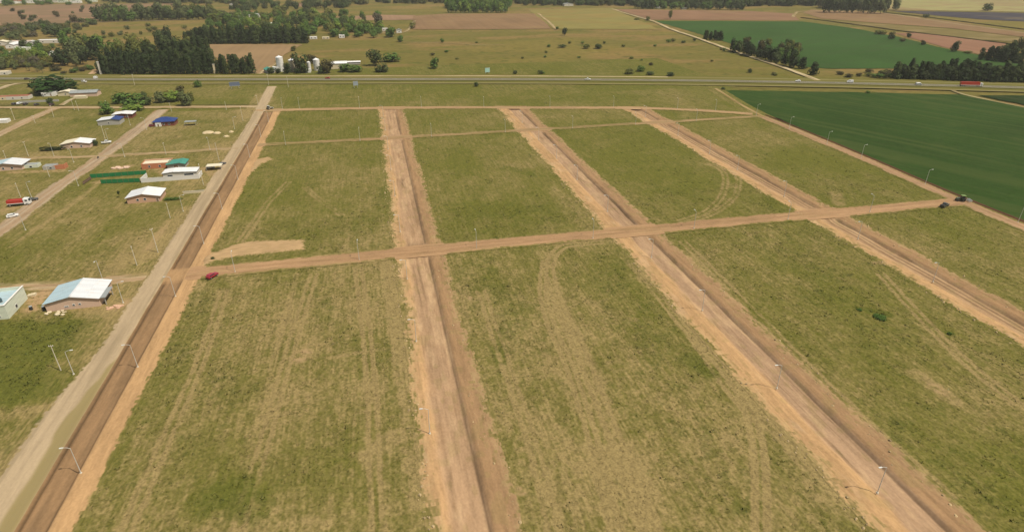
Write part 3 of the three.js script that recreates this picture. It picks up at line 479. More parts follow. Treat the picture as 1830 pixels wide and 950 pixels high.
M.bark = mat(0.09, 0.07, 0.05, 0.95);
const TONES = { dark: [0.028, 0.044, 0.015], dark2: [0.052, 0.072, 0.024], deep: [0.024, 0.055, 0.011], mid: [0.08, 0.138, 0.028], light: [0.14, 0.2, 0.034], olive: [0.115, 0.125, 0.03], greygreen: [0.095, 0.112, 0.044], brownish: [0.07, 0.062, 0.025], grey: [0.1, 0.088, 0.06], weed: [0.045, 0.085, 0.015] };
const toneCache = {}, crownCache = {}, limbCache = {};
const TONE = t => toneCache[t] ??= new THREE.MeshPhysicalMaterial({ color: lin(...TONES[t]), roughness: 0.9, specularIntensity: 0.3, side: THREE.DoubleSide, vertexColors: true });
const CROWN = (k, v) => crownCache[k + v] ??= crownGeo(k, 100 + v * 17 + k.length);
const LIMB = (k, v) => limbCache[k + v] ??= limbs(k, 300 + v * 13);
function crownPart(parent, name, kind, tone, w, h, d, y = 0) { const g = CROWN(kind, Object.keys(used).length % 4).clone(); g.scale(w, h, d); g.translate(0, y, 0); return part(name, g, TONE(tone), parent); }

// ---------------------------------------------------------------- houses
// a window or door set on a wall: centre, width, height, facing angle; parts sit 3 cm proud
function opening(kind, parent, x, y, z, w, h, face, fm = M.frame, gm = M.glass) {
  const t = 0.08, put = g => { g.rotateY(face); g.translate(x, y, z); return g; };
  const o = part(kind, [[w, t, 0, h / 2], [w, t, 0, -h / 2]].map(([a, b, cx, cy]) => put(box(a + t, b, 0.12, cx, cy, 0))).concat([-w / 2, w / 2].map(cx => put(box(t, h - t, 0.12, cx, 0, 0)))), fm, parent);
  part(kind === 'door' ? 'panel' : 'pane', put(box(w - t, h - t, 0.05, 0, 0, 0)), gm, o);
}
// gable house with its ridge along its own z axis; w across, d deep, he eave height, hr ridge height
function gableHouse(name, label, x, z, turn, w, d, he, hr, wall, roofL, roofR, o = {}) {
  const t = thing(name, label, o.category ?? 'house', x, z, turn, o.group, -0.25), ov = o.ov ?? 0.45, rx = o.ridge ?? 0;
  const s = new THREE.Shape(); s.moveTo(-w / 2, 0); s.lineTo(w / 2, 0); s.lineTo(w / 2, he); s.lineTo(rx, hr - 0.1); s.lineTo(-w / 2, he);
  const g = new THREE.ExtrudeGeometry(s, { depth: d, bevelEnabled: false }); g.translate(0, 0, -d / 2); part('wall', g, wall, t);
  const sl = (hr - he) / (w / 2 + rx), sr = (hr - he) / (w / 2 - rx), k = 0.14;
  part('roof_slope', slab([[-w / 2 - ov, he - sl * ov + k, -d / 2 - ov], [-w / 2 - ov, he - sl * ov + k, d / 2 + ov], [rx, hr + k, d / 2 + ov], [rx, hr + k, -d / 2 - ov]], 0.1), roofL, t);
  part('roof_slope', slab([[w / 2 + ov, he - sr * ov + k, d / 2 + ov], [w / 2 + ov, he - sr * ov + k, -d / 2 - ov], [rx, hr + k, -d / 2 - ov], [rx, hr + k, d / 2 + ov]], 0.1), roofR, t);
  part('ridge_cap', box(0.4, 0.08, d + 2 * ov, rx, hr + k + 0.03, 0), roofR, t);
  for (const [px, py, pw, ph] of o.front ?? []) opening(py < 1.3 && ph > 1.7 ? 'door' : 'window', t, px, py, d / 2 + 0.04, pw, ph, 0, M.frame, ph > 1.7 ? M.wood : M.glass);
  for (const [pz, py, pw, ph] of o.right ?? []) opening('window', t, w / 2 + 0.04, py, pz, pw, ph, Math.PI / 2);
  for (const [pz, py, pw, ph] of o.left ?? []) opening('window', t, -w / 2 - 0.04, py, pz, pw, ph, -Math.PI / 2);
  return t;
}
// flat-roofed house with a parapet
function flatHouse(name, label, x, z, turn, w, d, h, wall, roof, o = {}) {
  const t = thing(name, label, o.category ?? 'house', x, z, turn, o.group, -0.25);
  const p = o.parapet ?? 0.5;
  part('wall', [box(w, h, 0.2, 0, h / 2, d / 2 - 0.1), box(w, h, 0.2, 0, h / 2, -d / 2 + 0.1), box(0.2, h, d - 0.4, -w / 2 + 0.1, h / 2, 0), box(0.2, h, d - 0.4, w / 2 - 0.1, h / 2, 0)], wall, t);
  part('roof', slab([[-w / 2 + 0.2, h - p - (o.tilt ?? 0), -d / 2 + 0.2], [-w / 2 + 0.2, h - p - (o.tilt ?? 0), d / 2 - 0.2], [w / 2 - 0.2, h - p, d / 2 - 0.2], [w / 2 - 0.2, h - p, -d / 2 + 0.2]], 0.15), roof, t);
  for (const [px, py, pw, ph] of o.front ?? []) opening(py < 1.3 && ph > 1.7 ? 'door' : 'window', t, px, py, d / 2 + 0.03, pw, ph, 0, M.frame, ph > 1.7 ? M.wood : M.glass);
  for (const [pz, py, pw, ph] of o.right ?? []) opening('window', t, w / 2 + 0.03, py, pz, pw, ph, Math.PI / 2);
  return t;
}
const waterTank = (name, label, x, y, z, m = M.tank, s = 1) => { const t = thing(name, label, 'water tank', x, z, 0, undefined, y); part('tank_body', [cyl(0.62 * s, 0.62 * s, 1.3 * s, 0, 0.8 * s, 0, 14), cyl(0.3 * s, 0.62 * s, 0.3 * s, 0, 1.6 * s, 0, 14)], m, t); part('lid', cyl(0.25 * s, 0.25 * s, 0.1 * s, 0, 1.8 * s, 0), M.dark, t); part('stand', [box(1.2 * s, 0.15, 1.2 * s, 0, 0.075, 0)], M.concrete, t); return t; };

// nearest house: pink gable wall, one slope pale blue, one white
{
  const h = gableHouse('gable_house', 'pink walled house with one pale blue and one white roof slope beside the gravel road', -99.3, -197.2, 0.03, 15, 12, 3.1, 4.7, M.pink, M.zincBlue, M.zinc, { front: [[-1.8, 1.4, 1.1, 0.4], [0.3, 1.7, 0.6, 0.6], [2.0, 1.75, 0.6, 0.6]], left: [[1, 1.5, 1.2, 1.1]], ov: 0.5 });
  part('porch_post', [box(0.22, 2.9, 0.22, 9, 1.45, 5.4)], M.concrete, h); part('porch_post', [box(0.22, 2.9, 0.22, 9, 1.45, -1)], M.concrete, h);
  part('porch_roof', box(2.4, 0.14, 7.4, 8.3, 2.95, 2.2), M.greyRoof, h);
  waterTank('water_tank', 'white water tank on a block base behind the pink house', -105.7, -208.9, -0.1, M.white, 1.25);
}
{ // pale green house at the left edge
  const h = flatHouse('flat_roof_house', 'pale mint house with parapet and bluish sheet roof at the left edge', -123.6, -195.2, 0.02, 14.6, 12.6, 4.9, M.mint, M.zincBlue, { parapet: 0.9, tilt: 0.6, front: [[-1, 1.5, 1.4, 1.2], [4.6, 1.5, 1.3, 1.2]], right: [[0.8, 1.6, 1.2, 1.1]] });
  part('cornice', [box(0.5, 0.16, 12.9, 7.2, 4.98, 0), box(14.2, 0.16, 0.5, -0.15, 4.98, 6.2)], M.whitewall, h);
  waterTank('water_tank', 'dark blue water tank on the roof of the mint house', -119.4, 3.6, -193.6, M.tank, 0.9);
  const y = thing('block_pile', 'pale pile of building blocks between the mint and pink houses', 'blocks', -115.9, -203.4); for (let k = 0; k < 6; k++) part('block_stack', box(0.75, 0.5 + 0.15 * (k % 3), 0.6, (k % 3) * 0.8 - 0.8, 0.25 + 0.07 * (k % 3), k > 2 ? 0.35 : -0.35), M.creamwall, y);
}
// brick house with a white roof, second row
gableHouse('gable_house', 'small brick house with white metal roof and two cream windows, in open grass', -105.8, -291.8, 0.02, 13.6, 9.5, 2.9, 4.3, M.salmon, M.zinc, M.white, { front: [[-2.4, 1.7, 1.0, 1.0], [0.6, 1.8, 1.0, 1.0], [5.6, 1.0, 0.95, 1.95]], ov: 0.55 });
{ const h = thing('hedge', 'low green hedge running right from the brick house with white roof', 'hedge', -94.1, -287.7); crownPart(h, 'foliage', 'shrub', 'mid', 8.5, 1.4, 2.4); }
{ const h = thing('shrub', 'young dark tree standing behind the left corner of the brick house', 'tree', -118.9, -296.8); crownPart(h, 'crown', 'shrub', 'dark', 1.4, 1.6, 1.4, 1.6); part('trunk', cyl(0.06, 0.09, 2, 0, 1, 0, 6), M.wood, h); }
{ const w = thing('garden_wall', 'cream garden wall beside the gravel road near the brick house', 'wall', -86.7, -294.9); part('wall_panel', box(9.2, 1.1, 0.2, 0, 0.55, 0), M.creamwall, w); part('coping', box(9.4, 0.08, 0.32, 0, 1.14, 0), M.pale, w); }

// the compound with green screens
{
  const A = flatHouse('brick_annex', 'orange brick annex with a pale flat roof, left of the teal roof', -114.6, -342.4, 0, 13.5, 7, 3, M.brick, M.cream, { parapet: 0.4, category: 'outbuilding', front: [[-3, 1.5, 1, 1], [2, 1.4, 1, 1]] });
  part('cornice', [box(13.7, 0.5, 0.34, 0, 3.05, -3.4)], M.salmon, A);
  gableHouse('garage', 'teal roofed shed behind the white roofed house', -104.2, -340.1, 0, 8.5, 7.5, 2.6, 3.2, M.concrete, M.tealRoof, M.tealRoof, { category: 'shed', ov: 0.6, ridge: 2, front: [[0, 1.3, 2.2, 2.0]] });
  const H = gableHouse('white_roof_house', 'long house with bright white roof and orange brick end, behind a white yard wall', -98.6, -324, 0, 15.5, 6.5, 2.8, 3.3, M.pale, M.white, M.white, { ov: 0.4, ridge: -3, front: [[-4.5, 1.3, 2.4, 1.3], [4.2, 1.5, 4.4, 1.1]] });
  part('gable_brick', box(0.2, 2.7, 6.4, -7.9, 1.35, 0), M.brick, H);
  waterTank('water_tank', 'small grey water tank at the right end of the white roof', -95.6, -329.7, 2.7, M.steel, 0.6);
  const W = thing('yard_wall', 'long white rendered yard wall in front of the white roofed house', 'wall', -115.3, -316.5);
  const wallRun = (p, h, m) => { for (let i = 0; i + 3 < p.length; i += 2) { const dx = p[i + 2] - p[i], dz = p[i + 3] - p[i + 1], L = Math.hypot(dx, dz), g = box(L, h, 0.2, 0, h / 2, 0); g.rotateY(-Math.atan2(dz, dx)); g.translate((p[i] + p[i + 2]) / 2 - W.position.x, -0.1, (p[i + 1] + p[i + 3]) / 2 - W.position.z); part('wall_panel', g, m, W); const c = box(L + 0.1, 0.1, 0.3, 0, h + 0.05, 0); c.rotateY(-Math.atan2(dz, dx)); c.translate((p[i] + p[i + 2]) / 2 - W.position.x, -0.1, (p[i + 1] + p[i + 3]) / 2 - W.position.z); part('coping', c, M.whitewall, W); } };
  wallRun([-114.9, -324.9, -115.3, -316.5, -103.2, -316.3, -88.9, -316.5, -89, -323.6], 2.1, M.whitewall);
  const mk = (label, p, posts) => { // green mesh screen on posts
    const dx = p[2] - p[0], dz = p[3] - p[1], L = Math.hypot(dx, dz), f = thing('screen_fence', label, 'fence', (p[0] + p[2]) / 2, (p[1] + p[3]) / 2, -Math.atan2(dz, dx));
    const n = posts; for (let k = 0; k < n; k++) part('mesh_panel', box(L / n - 0.12, 1.9, 0.05, -L / 2 + (k + 0.5) * L / n, 1.05, 0), M.green, f);
    for (let k = 0; k <= n; k++) part('post', cyl(0.06, 0.06, 2.2, -L / 2 + k * L / n, 1.1, 0, 6), M.wood, f);
  };
  mk('longer green mesh fence, behind the shorter one beside the white yard wall', [-142.1, -329.3, -116.5, -329.7], 9);
  mk('shorter green mesh fence in front, ending at the white yard wall', [-133.9, -319, -116.1, -317.5], 7);
  { const p = [-141.8, -319.1, -141, -327.3], dx = p[2] - p[0], dz = p[3] - p[1], L = Math.hypot(dx, dz), g = thing('yard_gate', 'dark slatted gate at the street end of the green fences', 'gate', (p[0] + p[2]) / 2, (p[1] + p[3]) / 2, -Math.atan2(dz, dx)); for (let k = 0; k < 14; k++) part('slat', box(L / 14 - 0.06, 1.5, 0.05, -L / 2 + (k + 0.5) * L / 14, 0.85, 0), M.wood, g); part('rail', [box(L, 0.1, 0.08, 0, 0.4, 0.07), box(L, 0.1, 0.08, 0, 1.3, 0.07)], M.dark, g); }
  const S = thing('carport', 'flat pale carport with posts beside the gravel road', 'carport', -84.1, -329.9); part('roof', box(7.5, 0.15, 4.5, 0, 2.5, 0), M.cream, S); for (const [a, b] of [[-3.5, 2], [3.5, 2], [-3.5, -2], [3.5, -2]]) part('post', cyl(0.08, 0.08, 2.5, a, 1.25, b, 6), M.steel, S);
  const rubble = (label, x, z, n, w, m) => { const t = thing('rubble_pile', label, 'rubble', x, z), r = rngOf(n * 7); for (let k = 0; k < n; k++) part('chunk', (() => { const g = new THREE.DodecahedronGeometry(0.25 + r() * 0.35, 0); g.scale(1.4, 0.6, 1); g.translate((r() - 0.5) * w, 0.15, (r() - 0.5) * w * 0.45); return g; })(), m, t); };
  rubble('pinkish rubble scattered right of the nearest pink house', -87, -189.4, 18, 4.5, M.salmon); rubble('cream blocks along the front of the nearest pink house', -103.4, -189.2, 14, 6, M.creamwall);
  for (const [x, z, label] of [[-112.1, -193.6, 'dark drum standing between the mint house and the pink house'], [-108.2, -192.7, 'dark drum at the left front corner of the pink house']]) { const d = thing('oil_drum', label, 'drum', x, z); part('drum_body', cyl(0.45, 0.45, 1.2, 0, 0.6, 0, 12), M.dark, d); part('rim', cyl(0.48, 0.48, 0.06, 0, 1.2, 0, 12), M.steel, d); }
  const P = thing('rubble_pile', 'low pinkish rubble pile left of the brick annex', 'rubble', -132.6, -343.5); const R = rngOf(5); for (let k = 0; k < 14; k++) part('chunk', (() => { const g = new THREE.DodecahedronGeometry(0.6 + R() * 0.5, 0); g.scale(1.4, 0.6, 1); g.translate((R() - 0.5) * 8, 0.2, (R() - 0.5) * 3); return g; })(), M.pink, P);
}
// left edge, row behind
gableHouse('gable_house', 'house with white and pale blue roof, dark open right end, at the left edge', -189, -356.1, 0, 15, 9, 3, 4.2, M.pink, M.zincBlue, M.zinc, { front: [[-1, 1.5, 1, 1], [3, 1.5, 1, 1]], right: [[0, 1.4, 4, 2]], ov: 0.7 });
flatHouse('low_shed', 'low pale green shed between the white roofed house and the grey one', -178.5, -355.7, 0, 6.5, 4, 2, M.mint, M.greyRoof, { category: 'shed', parapet: 0.15, front: [[0, 1, 1.2, 0.9]] });
flatHouse('low_shed', 'small grey walled shed next to the unfinished brick walls', -167.8, -350.4, 0, 5.6, 4.5, 2.3, M.concrete, M.greyRoof, { category: 'shed', parapet: 0.3, front: [[0.8, 1.2, 1.2, 0.9]] });
{ const u = thing('brick_shell', 'roofless orange brick walls of an unfinished room by the street', 'building shell', -163.1, -350.3); part('wall', [box(5, 2.2, 0.2, 0, 1.1, 2), box(5, 1.4, 0.2, 0, 0.7, -2), box(0.2, 1.8, 3.8, -2.4, 0.9, 0), box(0.2, 2.4, 3.8, 2.4, 1.2, 0)], M.brick, u); part('brick_stack', box(1.2, 0.9, 1, 0.6, 0.45, 0.3), M.salmon, u); }
// third row
gableHouse('gable_house', 'pinkish house with white roof and a dark hedge on its left', -170.1, -393.2, 0, 15, 9, 2.8, 4, M.pink, M.cream, M.white, { front: [[-2, 1.4, 1, 1], [3, 1.4, 1, 1]], ov: 0.5 });
{ const h = thing('hedge', 'dark hedge running left from the pinkish house with white roof', 'hedge', -181.4, -386.5); crownPart(h, 'foliage', 'shrub', 'dark', 17, 2.6, 3.2); }
gableHouse('gable_house', 'grey walled house with a blue roof slope beside the white roofed one', -170.6, -448.1, 0, 13, 9, 3.2, 4, M.concrete, M.zinc, M.blueRoof, { ov: 0.4, ridge: 2, front: [[0, 1.5, 1, 1]] });
gableHouse('gable_house', 'dark walled house with a flat white roof in front of the trees', -167.6, -464.8, 0, 12, 8, 3, 3.6, M.darkbrick, M.white, M.white, { ov: 0.6, front: [[-2, 1.5, 1.2, 1], [2.5, 1.5, 1.2, 1]] });
{ // blue hip roof
  const t = thing('hip_roof_house', 'red brick house with a deep blue hipped roof', 'house', -134.8, -437.2, 0, undefined, -0.2), w = 12.5, d = 9, he = 3, hr = 5.2;
  part('wall', [box(w, he, 0.2, 0, he / 2, d / 2 - 0.1), box(w, he, 0.2, 0, he / 2, -d / 2 + 0.1), box(0.2, he, d - 0.4, -w / 2 + 0.1, he / 2, 0), box(0.2, he, d - 0.4, w / 2 - 0.1, he / 2, 0)], M.darkbrick, t);
  const a = w / 2 + 0.6, b = d / 2 + 0.6, c = 1.6; const A = [-a, he, b], B = [a, he, b], C = [a, he, -b], D = [-a, he, -b], E = [-c, hr, 0], F = [c, hr, 0];
  part('roof_slope', slab([A, B, F, E], 0.1), M.blueRoof, t); part('roof_slope', slab([C, D, E, F], 0.1), M.blueRoof, t); part('roof_slope', slab([B, C, F, F.map((v, i) => v + (i === 2 ? 0.01 : 0))], 0.1), M.blueRoof, t); part('roof_slope', slab([D, A, E, E.map((v, i) => v + (i === 2 ? 0.01 : 0))], 0.1), M.blueRoof, t);
  for (const px of [-3.5, 0, 3.2]) opening('window', t, px, 1.5, d / 2 + 0.04, 1.1, 1.1, 0);
}
flatHouse('small_hut', 'small white hut against the left side of the red brick house', -137.9, -433.4, 0, 3.4, 3, 2.6, M.whitewall, M.white, { category: 'hut', parapet: 0.1, front: [[0, 1.1, 0.9, 1.9]] });
{ const S = thing('frame_shelter', 'light grey open shelter right of the blue hipped roof', 'shelter', -118.4, -432); part('roof', box(7, 0.12, 4, 0, 2.4, 0), M.greyRoof, S); for (const [a, b] of [[-3.3, 1.8], [3.3, 1.8], [-3.3, -1.8], [3.3, -1.8]]) part('post', cyl(0.09, 0.09, 2.4, a, 1.2, b, 6), M.steel, S); }
flatHouse('low_shed', 'low white shed cut by the left edge beside a dirt street', -244.4, -466.1, 0, 13, 5, 2.4, M.whitewall, M.white, { category: 'shed', parapet: 0.1, front: [[1, 1.2, 1, 1]] });
[[371, 237, 9, 'largest pale sand heap in the lot beside the gravel road'], [387, 238, 6, 'flat pale sand heap right of the largest one'], [404, 244, 4.5, 'sand heap nearest the camera in the lot by the gravel road'], [413, 236, 3.6, 'small sand heap nearest the gravel road']].forEach(([px, py, w, label], i) => {
  const P = [[-103.5, -408.8], [-97.8, -406.1], [-90.6, -396.6], [-89.5, -407]][i], h = thing('sand_heap', label, 'sand heap', P[0], P[1]);
  const g = new THREE.SphereGeometry(1, 16, 8, 0, 6.284, 0, 1.57), p = g.attributes.position; for (let k = 0; k < p.count; k++) { const s = 1 + 0.35 * (vn(p.getX(k) * 3 + i * 9, p.getZ(k) * 3) - 0.5); p.setXYZ(k, p.getX(k) * w / 2.6 * s, p.getY(k) * 0.9 * s, p.getZ(k) * w / 3 * s); } g.computeVertexNormals(); part('heap', g, mat(0.5, 0.4, 0.24, 1), h);
});
// the older group by the highway
flatHouse('low_house', 'white walled house in front of the big round tree', -249.1, -556.4, 0, 9, 7, 3.2, M.whitewall, M.white, { parapet: 0.2, front: [[-2, 1.6, 1, 1], [2, 1.1, 0.9, 1.9]] });
gableHouse('gable_house', 'cream roofed house between the white house and the long grey roof', -236.3, -555.7, 0, 11, 8, 2.8, 3.8, M.creamwall, M.cream, M.cream, { front: [[0, 1.5, 1, 1]] });
gableHouse('long_house', 'long pinkish house with a pale grey roof by the highway', -221.6, -550.3, Math.PI / 2, 9, 19, 3, 4.2, M.pink, M.greyRoof, M.zincBlue, { right: [[-4, 1.5, 1, 1], [3, 1.5, 1, 1]] });
flatHouse('low_shed', 'small cream shed in front of the long pinkish house', -221.4, -539.6, 0, 8.5, 3.5, 2, M.creamwall, M.cream, { category: 'shed', parapet: 0.1 });
flatHouse('low_house', 'low pale house with a red tiled roof near the left edge', -266.4, -547.5, 0, 15, 7, 2.6, M.pale, M.redRoof, { parapet: -0.1, front: [[-3, 1.4, 1, 1], [3, 1.4, 1, 1]] });
flatHouse('low_house', 'small cream house at the far left edge by the highway', -276.3, -547.6, 0, 11, 7, 2.6, M.creamwall, M.redRoof, { parapet: 0.1, front: [[0, 1.4, 1, 1]] });
flatHouse('long_wall', 'long low concrete wall along the dirt lane behind the parked cars', -246.3, -530.9, 0, 26, 0.6, 1.6, M.concrete, M.concrete, { category: 'wall', parapet: 0.05 });

// ---------------------------------------------------------------- silos and the sheds beside them
function silo(label, x, z, r, h, m = M.whitewall) {
  const t = thing('grain_silo', label, 'silo', x, z, 0, 'silos beside the highway', -0.3); part('silo_wall', cyl(r, r, h, 0, h / 2, 0, 18), m, t); part('cone_roof', cyl(0.3, r + 0.15, r * 0.45, 0, h + r * 0.225, 0, 18), M.white, t); part('hatch', cyl(0.3, 0.3, 0.5, 0, h + r * 0.5, 0, 8), M.steel, t);
  for (const f of [0.2, 0.4, 0.6, 0.8]) part('hoop', new THREE.TorusGeometry(r + 0.02, 0.06, 4, 20).rotateX(Math.PI / 2).translate(0, h * f, 0), M.galv, t);
  part('ladder', [box(0.06, h, 0.06, -0.25, h / 2, r + 0.12), box(0.06, h, 0.06, 0.25, h / 2, r + 0.12)], M.steel, t); return t;
}
silo('tall white silo, leftmost of the group by the highway', -83.6, -631.8, 3.2, 13, M.whitewall);
silo('cream white silo, second from the left in the group', -72.3, -629.3, 3.4, 10.5, M.creamwall);
silo('slim short silo in the middle of the group beside the highway', -57.5, -629.1, 1.7, 8, M.whitewall);
silo('white silo at the right of the group, behind a dark tree', -50.4, -630.7, 3, 10, M.whitewall);
flatHouse('silo_office', 'small white block at the left foot of the tallest silo', -87.9, -629.6, 0, 5, 4, 5, M.whitewall, M.white, { category: 'building', parapet: 0.3, front: [[0, 3.5, 1, 1], [0, 1.1, 1, 1.9]] });
flatHouse('silo_office', 'low white block below the slim silo', -58.3, -619.9, 0, 5.5, 4, 3.4, M.whitewall, M.white, { category: 'building', parapet: 0.3, front: [[-1, 1.5, 1, 1]] });
gableHouse('warehouse', 'long white roofed warehouse right of the silos', -30.3, -639.3, Math.PI / 2, 9, 15, 5, 6.4, M.creamwall, M.white, M.white, { category: 'warehouse', right: [[-4, 2, 1.5, 1.2], [5, 2, 1.5, 1.2]] });
gableHouse('hangar_shed', 'teal roofed shed at the left end of the silo yard', -93.7, -627.8, 0.4, 7, 10, 3.2, 4.6, M.concrete, M.tealRoof, M.tealRoof, { category: 'shed' });
gableHouse('low_barn', 'low barn with thin white roof far right of the silos', -16.7, -660.4, Math.PI / 2, 5, 13, 2.4, 3, M.concrete, M.white, M.white, { category: 'barn' });

// ---------------------------------------------------------------- villages far off
const VILLAGE = { A: 'white houses of the village at the upper left', B: 'houses among the trees of the upper middle village', C: 'houses along the top edge' };
const far = (label, x, z, w, d, h, wall, roof, turn = 0, flatTop = false, group) => flatTop ? flatHouse('village_house', label, x, z, turn, w, d, h, wall, roof, { parapet: 0.2, group, front: [[-w / 4, h * 0.5, 1.4, 1.2], [w / 4, h * 0.5, 1.4, 1.2]] }) : gableHouse('village_house', label, x, z, turn, w, d, h, h + 1.6, wall, roof, roof, { group, front: turn ? [] : [[0, h * 0.5, 1.4, 1.2]], right: turn ? [[0, h * 0.5, 1.4, 1.2]] : [] });
far('far white house at the left edge, half hidden by trees', -435.5, -899.8, 14, 9, 4, M.pale, M.cream);
far('white L-shaped house with a courtyard at the far left, left wing', -411.8, -874.3, 9, 20, 4, M.whitewall, M.white);
far('white house with pinkish roof between the far left white wings', -416.5, -906.1, 22, 8, 4, M.whitewall, M.pink, 0, true);
far('low white house in front of the pinkish roofed one at far left', -390.8, -845.6, 16, 6, 3.4, M.mint, M.white, 0, true);
far('white house with pale roof right of the pinkish roofed one', -395.9, -885.9, 10, 8, 4, M.whitewall, M.white);
far('long white shed roof above the big dark trees at upper left', -388.1, -910.5, 24, 9, 4, M.pale, M.white, 0, true);
far('small bright white house among the bushes at upper left', -336.2, -785.2, 6.5, 6, 3.6, M.whitewall, M.white);
far('low cream wall-like house below the white wings at far left', -386.1, -817.5, 14, 4, 2.2, M.creamwall, M.cream, 0, true);
far('low cream house nearest the highway at the left edge', -331.3, -668.6, 10, 7, 3.4, M.pale, M.creamwall, 0, true);
far('red roofed house on the skyline, third house from the top left corner', -761.2, -1668, 20, 12, 6, M.whitewall, M.redRoof);
far('white house with grey roof at the very top left corner', -790.3, -1691.7, 16, 12, 6, M.whitewall, M.greyRoof);
far('pale house right of the red roofed one at the top left', -745.2, -1681.7, 18, 12, 5, M.whitewall, M.redRoof, 1.57);
far('white walled house at the top left, left of the grey roof row', -723.2, -1676.8, 16, 12, 6, M.whitewall, M.white);
far('brownish roofed house in the top left row', -709, -1691.3, 16, 12, 5, M.pale, M.redRoof);
far('light grey roofed house in the top left row', -689.3, -1686.9, 22, 12, 5, M.pale, M.greyRoof);
far('pale green house near the end of the top left row', -664.7, -1681.4, 18, 12, 5, M.mint, M.greyRoof, 0, true);
far('last pale house of the top left row', -629.3, -1655.9, 22, 11, 5, M.whitewall, M.white, 0, true);
far('small white house right of the top left row', -606, -1686.3, 18, 10, 4, M.mint, M.white, 0, true);
far('pale grey roof in front of the top middle trees', -271.1, -1493.5, 14, 9, 4, M.pale, M.zinc, 0, true);
far('orange roofed house among trees in the upper middle village', -209.7, -1277.2, 18, 11, 4.5, M.creamwall, M.redRoof);
far('white house below the orange roof in the upper middle village', -188.1, -1206.1, 17, 10, 5, M.whitewall, M.white);
far('slim white house left of the orange roof', -208, -1160.2, 5, 8, 6, M.whitewall, M.white);
far('small pale house just behind the dark windbreak', -143.2, -1002.1, 6, 8, 4, M.pale, M.pink);
far('pale block house behind the dark windbreak, right of the small pale house', -140.2, -1056.1, 6, 7, 5, M.mint, M.white, 0, true);
far('terracotta roofed house near the top middle', -127.8, -1446.1, 22, 12, 5, M.salmon, M.redRoof);
far('white roofed house left of the terracotta one near the top middle', -153.1, -1515.7, 16, 11, 4, M.pale, M.white, 0, true);
far('pinkish house right of the terracotta one near the top middle', -103.4, -1472, 16, 10, 4, M.salmon, M.pink, 0, true);
far('low white shed just right of the dark windbreak', -69.6, -879.4, 9, 5, 3, M.whitewall, M.white, 0, true);
far('low cream shed beside the dirt yard right of the windbreak', -53.9, -875.9, 9, 5, 2.6, M.creamwall, M.cream, 0, true);
far('white house half hidden behind the green round tree', -33.6, -883.4, 7, 6, 4, M.whitewall, M.zinc, 0, true);
far('small pale house at the right end of the upper middle village', 24.9, -950, 8, 6, 4, M.pale, M.zinc, 0, true);
far('pale house with grey roof next to the village road', 43.3, -924.8, 7, 6, 3.6, M.whitewall, M.greyRoof);
far('white roof between the village trees', -10.4, -936.7, 12, 6, 3.6, M.whitewall, M.greyRoof, 0, true);
far('white roof on the top edge left of the bright grove', 79.9, -1533.5, 18, 10, 5, M.whitewall, M.white, 0, true);
far('pale roof on the top edge just left of the bright grove', 178.7, -1493.5, 16, 10, 4, M.pale, M.white, 0, true);
far('dark roofed house at the top edge right of the bright grove', 419.7, -1339.6, 20, 12, 4, M.pale, M.greyRoof);
far('small white house below the dark tree line at the top', 580.7, -1243.7, 8, 8, 3.4, M.whitewall, M.white, 0, true);
far('bright white house below the dark tree line at the top', 619, -1207, 10, 8, 4, M.whitewall, M.white, 0, true);
far('pale roof hidden among the grove beside the green crop', 469.9, -703.3, 6, 5, 4, M.whitewall, M.white, 0, true);
far('small grey shed at the grove beside the farm road', 437.1, -705.4, 8, 5, 3, M.concrete, M.zinc, 0, true);

// ---------------------------------------------------------------- lamps and poles
const LAMP_H = 7.3;
let lampProto = null;
function streetLamp(label, x, z, turn, group) {
  if (lampProto) { const c = copyOf(lampProto, x, z, turn + (vn(x, z) - 0.5) * 0.2, label, group); c.rotation.z = (vn(z, x) - 0.5) * 0.05; return c; }
  const t = thing('street_lamp', label, 'street lamp', x, z, turn, group);
  part('pole', [cyl(0.06, 0.1, LAMP_H, 0, LAMP_H / 2, 0, 8)], M.galv, t); part('base', cyl(0.24, 0.28, 0.35, 0, 0.17, 0, 10), M.poleConc, t);
  const arm = new THREE.TubeGeometry(new THREE.QuadraticBezierCurve3(new THREE.Vector3(0, LAMP_H - 0.1, 0), new THREE.Vector3(-0.5, LAMP_H + 0.35, 0), new THREE.Vector3(-1.35, LAMP_H + 0.35, 0)), 8, 0.045, 6); part('arm', arm, M.galv, t);
  const hd = part('lamp_head', box(0.75, 0.12, 0.28, -1.6, LAMP_H + 0.35, 0), M.head, t); part('diffuser', box(0.55, 0.05, 0.22, -1.62, LAMP_H + 0.255, 0), M.lampGlass, hd);
  return lampProto = t;
}
let poleProto = null;
function powerPole(label, x, z, h, group) {
  if (!poleProto) {
    const t = thing('power_pole', label, 'power pole', x, z, 0, group); part('pole', cyl(0.08, 0.14, 8, 0, 4, 0, 8), M.poleConc, t); part('crossarm', box(1.1, 0.12, 0.12, 0, 7.7, 0), M.poleConc, t); for (const s of [-0.48, 0.48]) part('insulator', cyl(0.06, 0.08, 0.25, s, 7.88, 0, 6), M.whitewall, t);
    poleProto = t; t.scale.set(1, h / 8, 1); return t;
  }
  const c = copyOf(poleProto, x, z, 0, label, group); c.scale.set(1, h / 8, 1); c.rotation.set((vn(x, z + 3) - 0.5) * 0.06, vn(z, x) * 3, (vn(z, x + 9) - 0.5) * 0.09); return c;
}
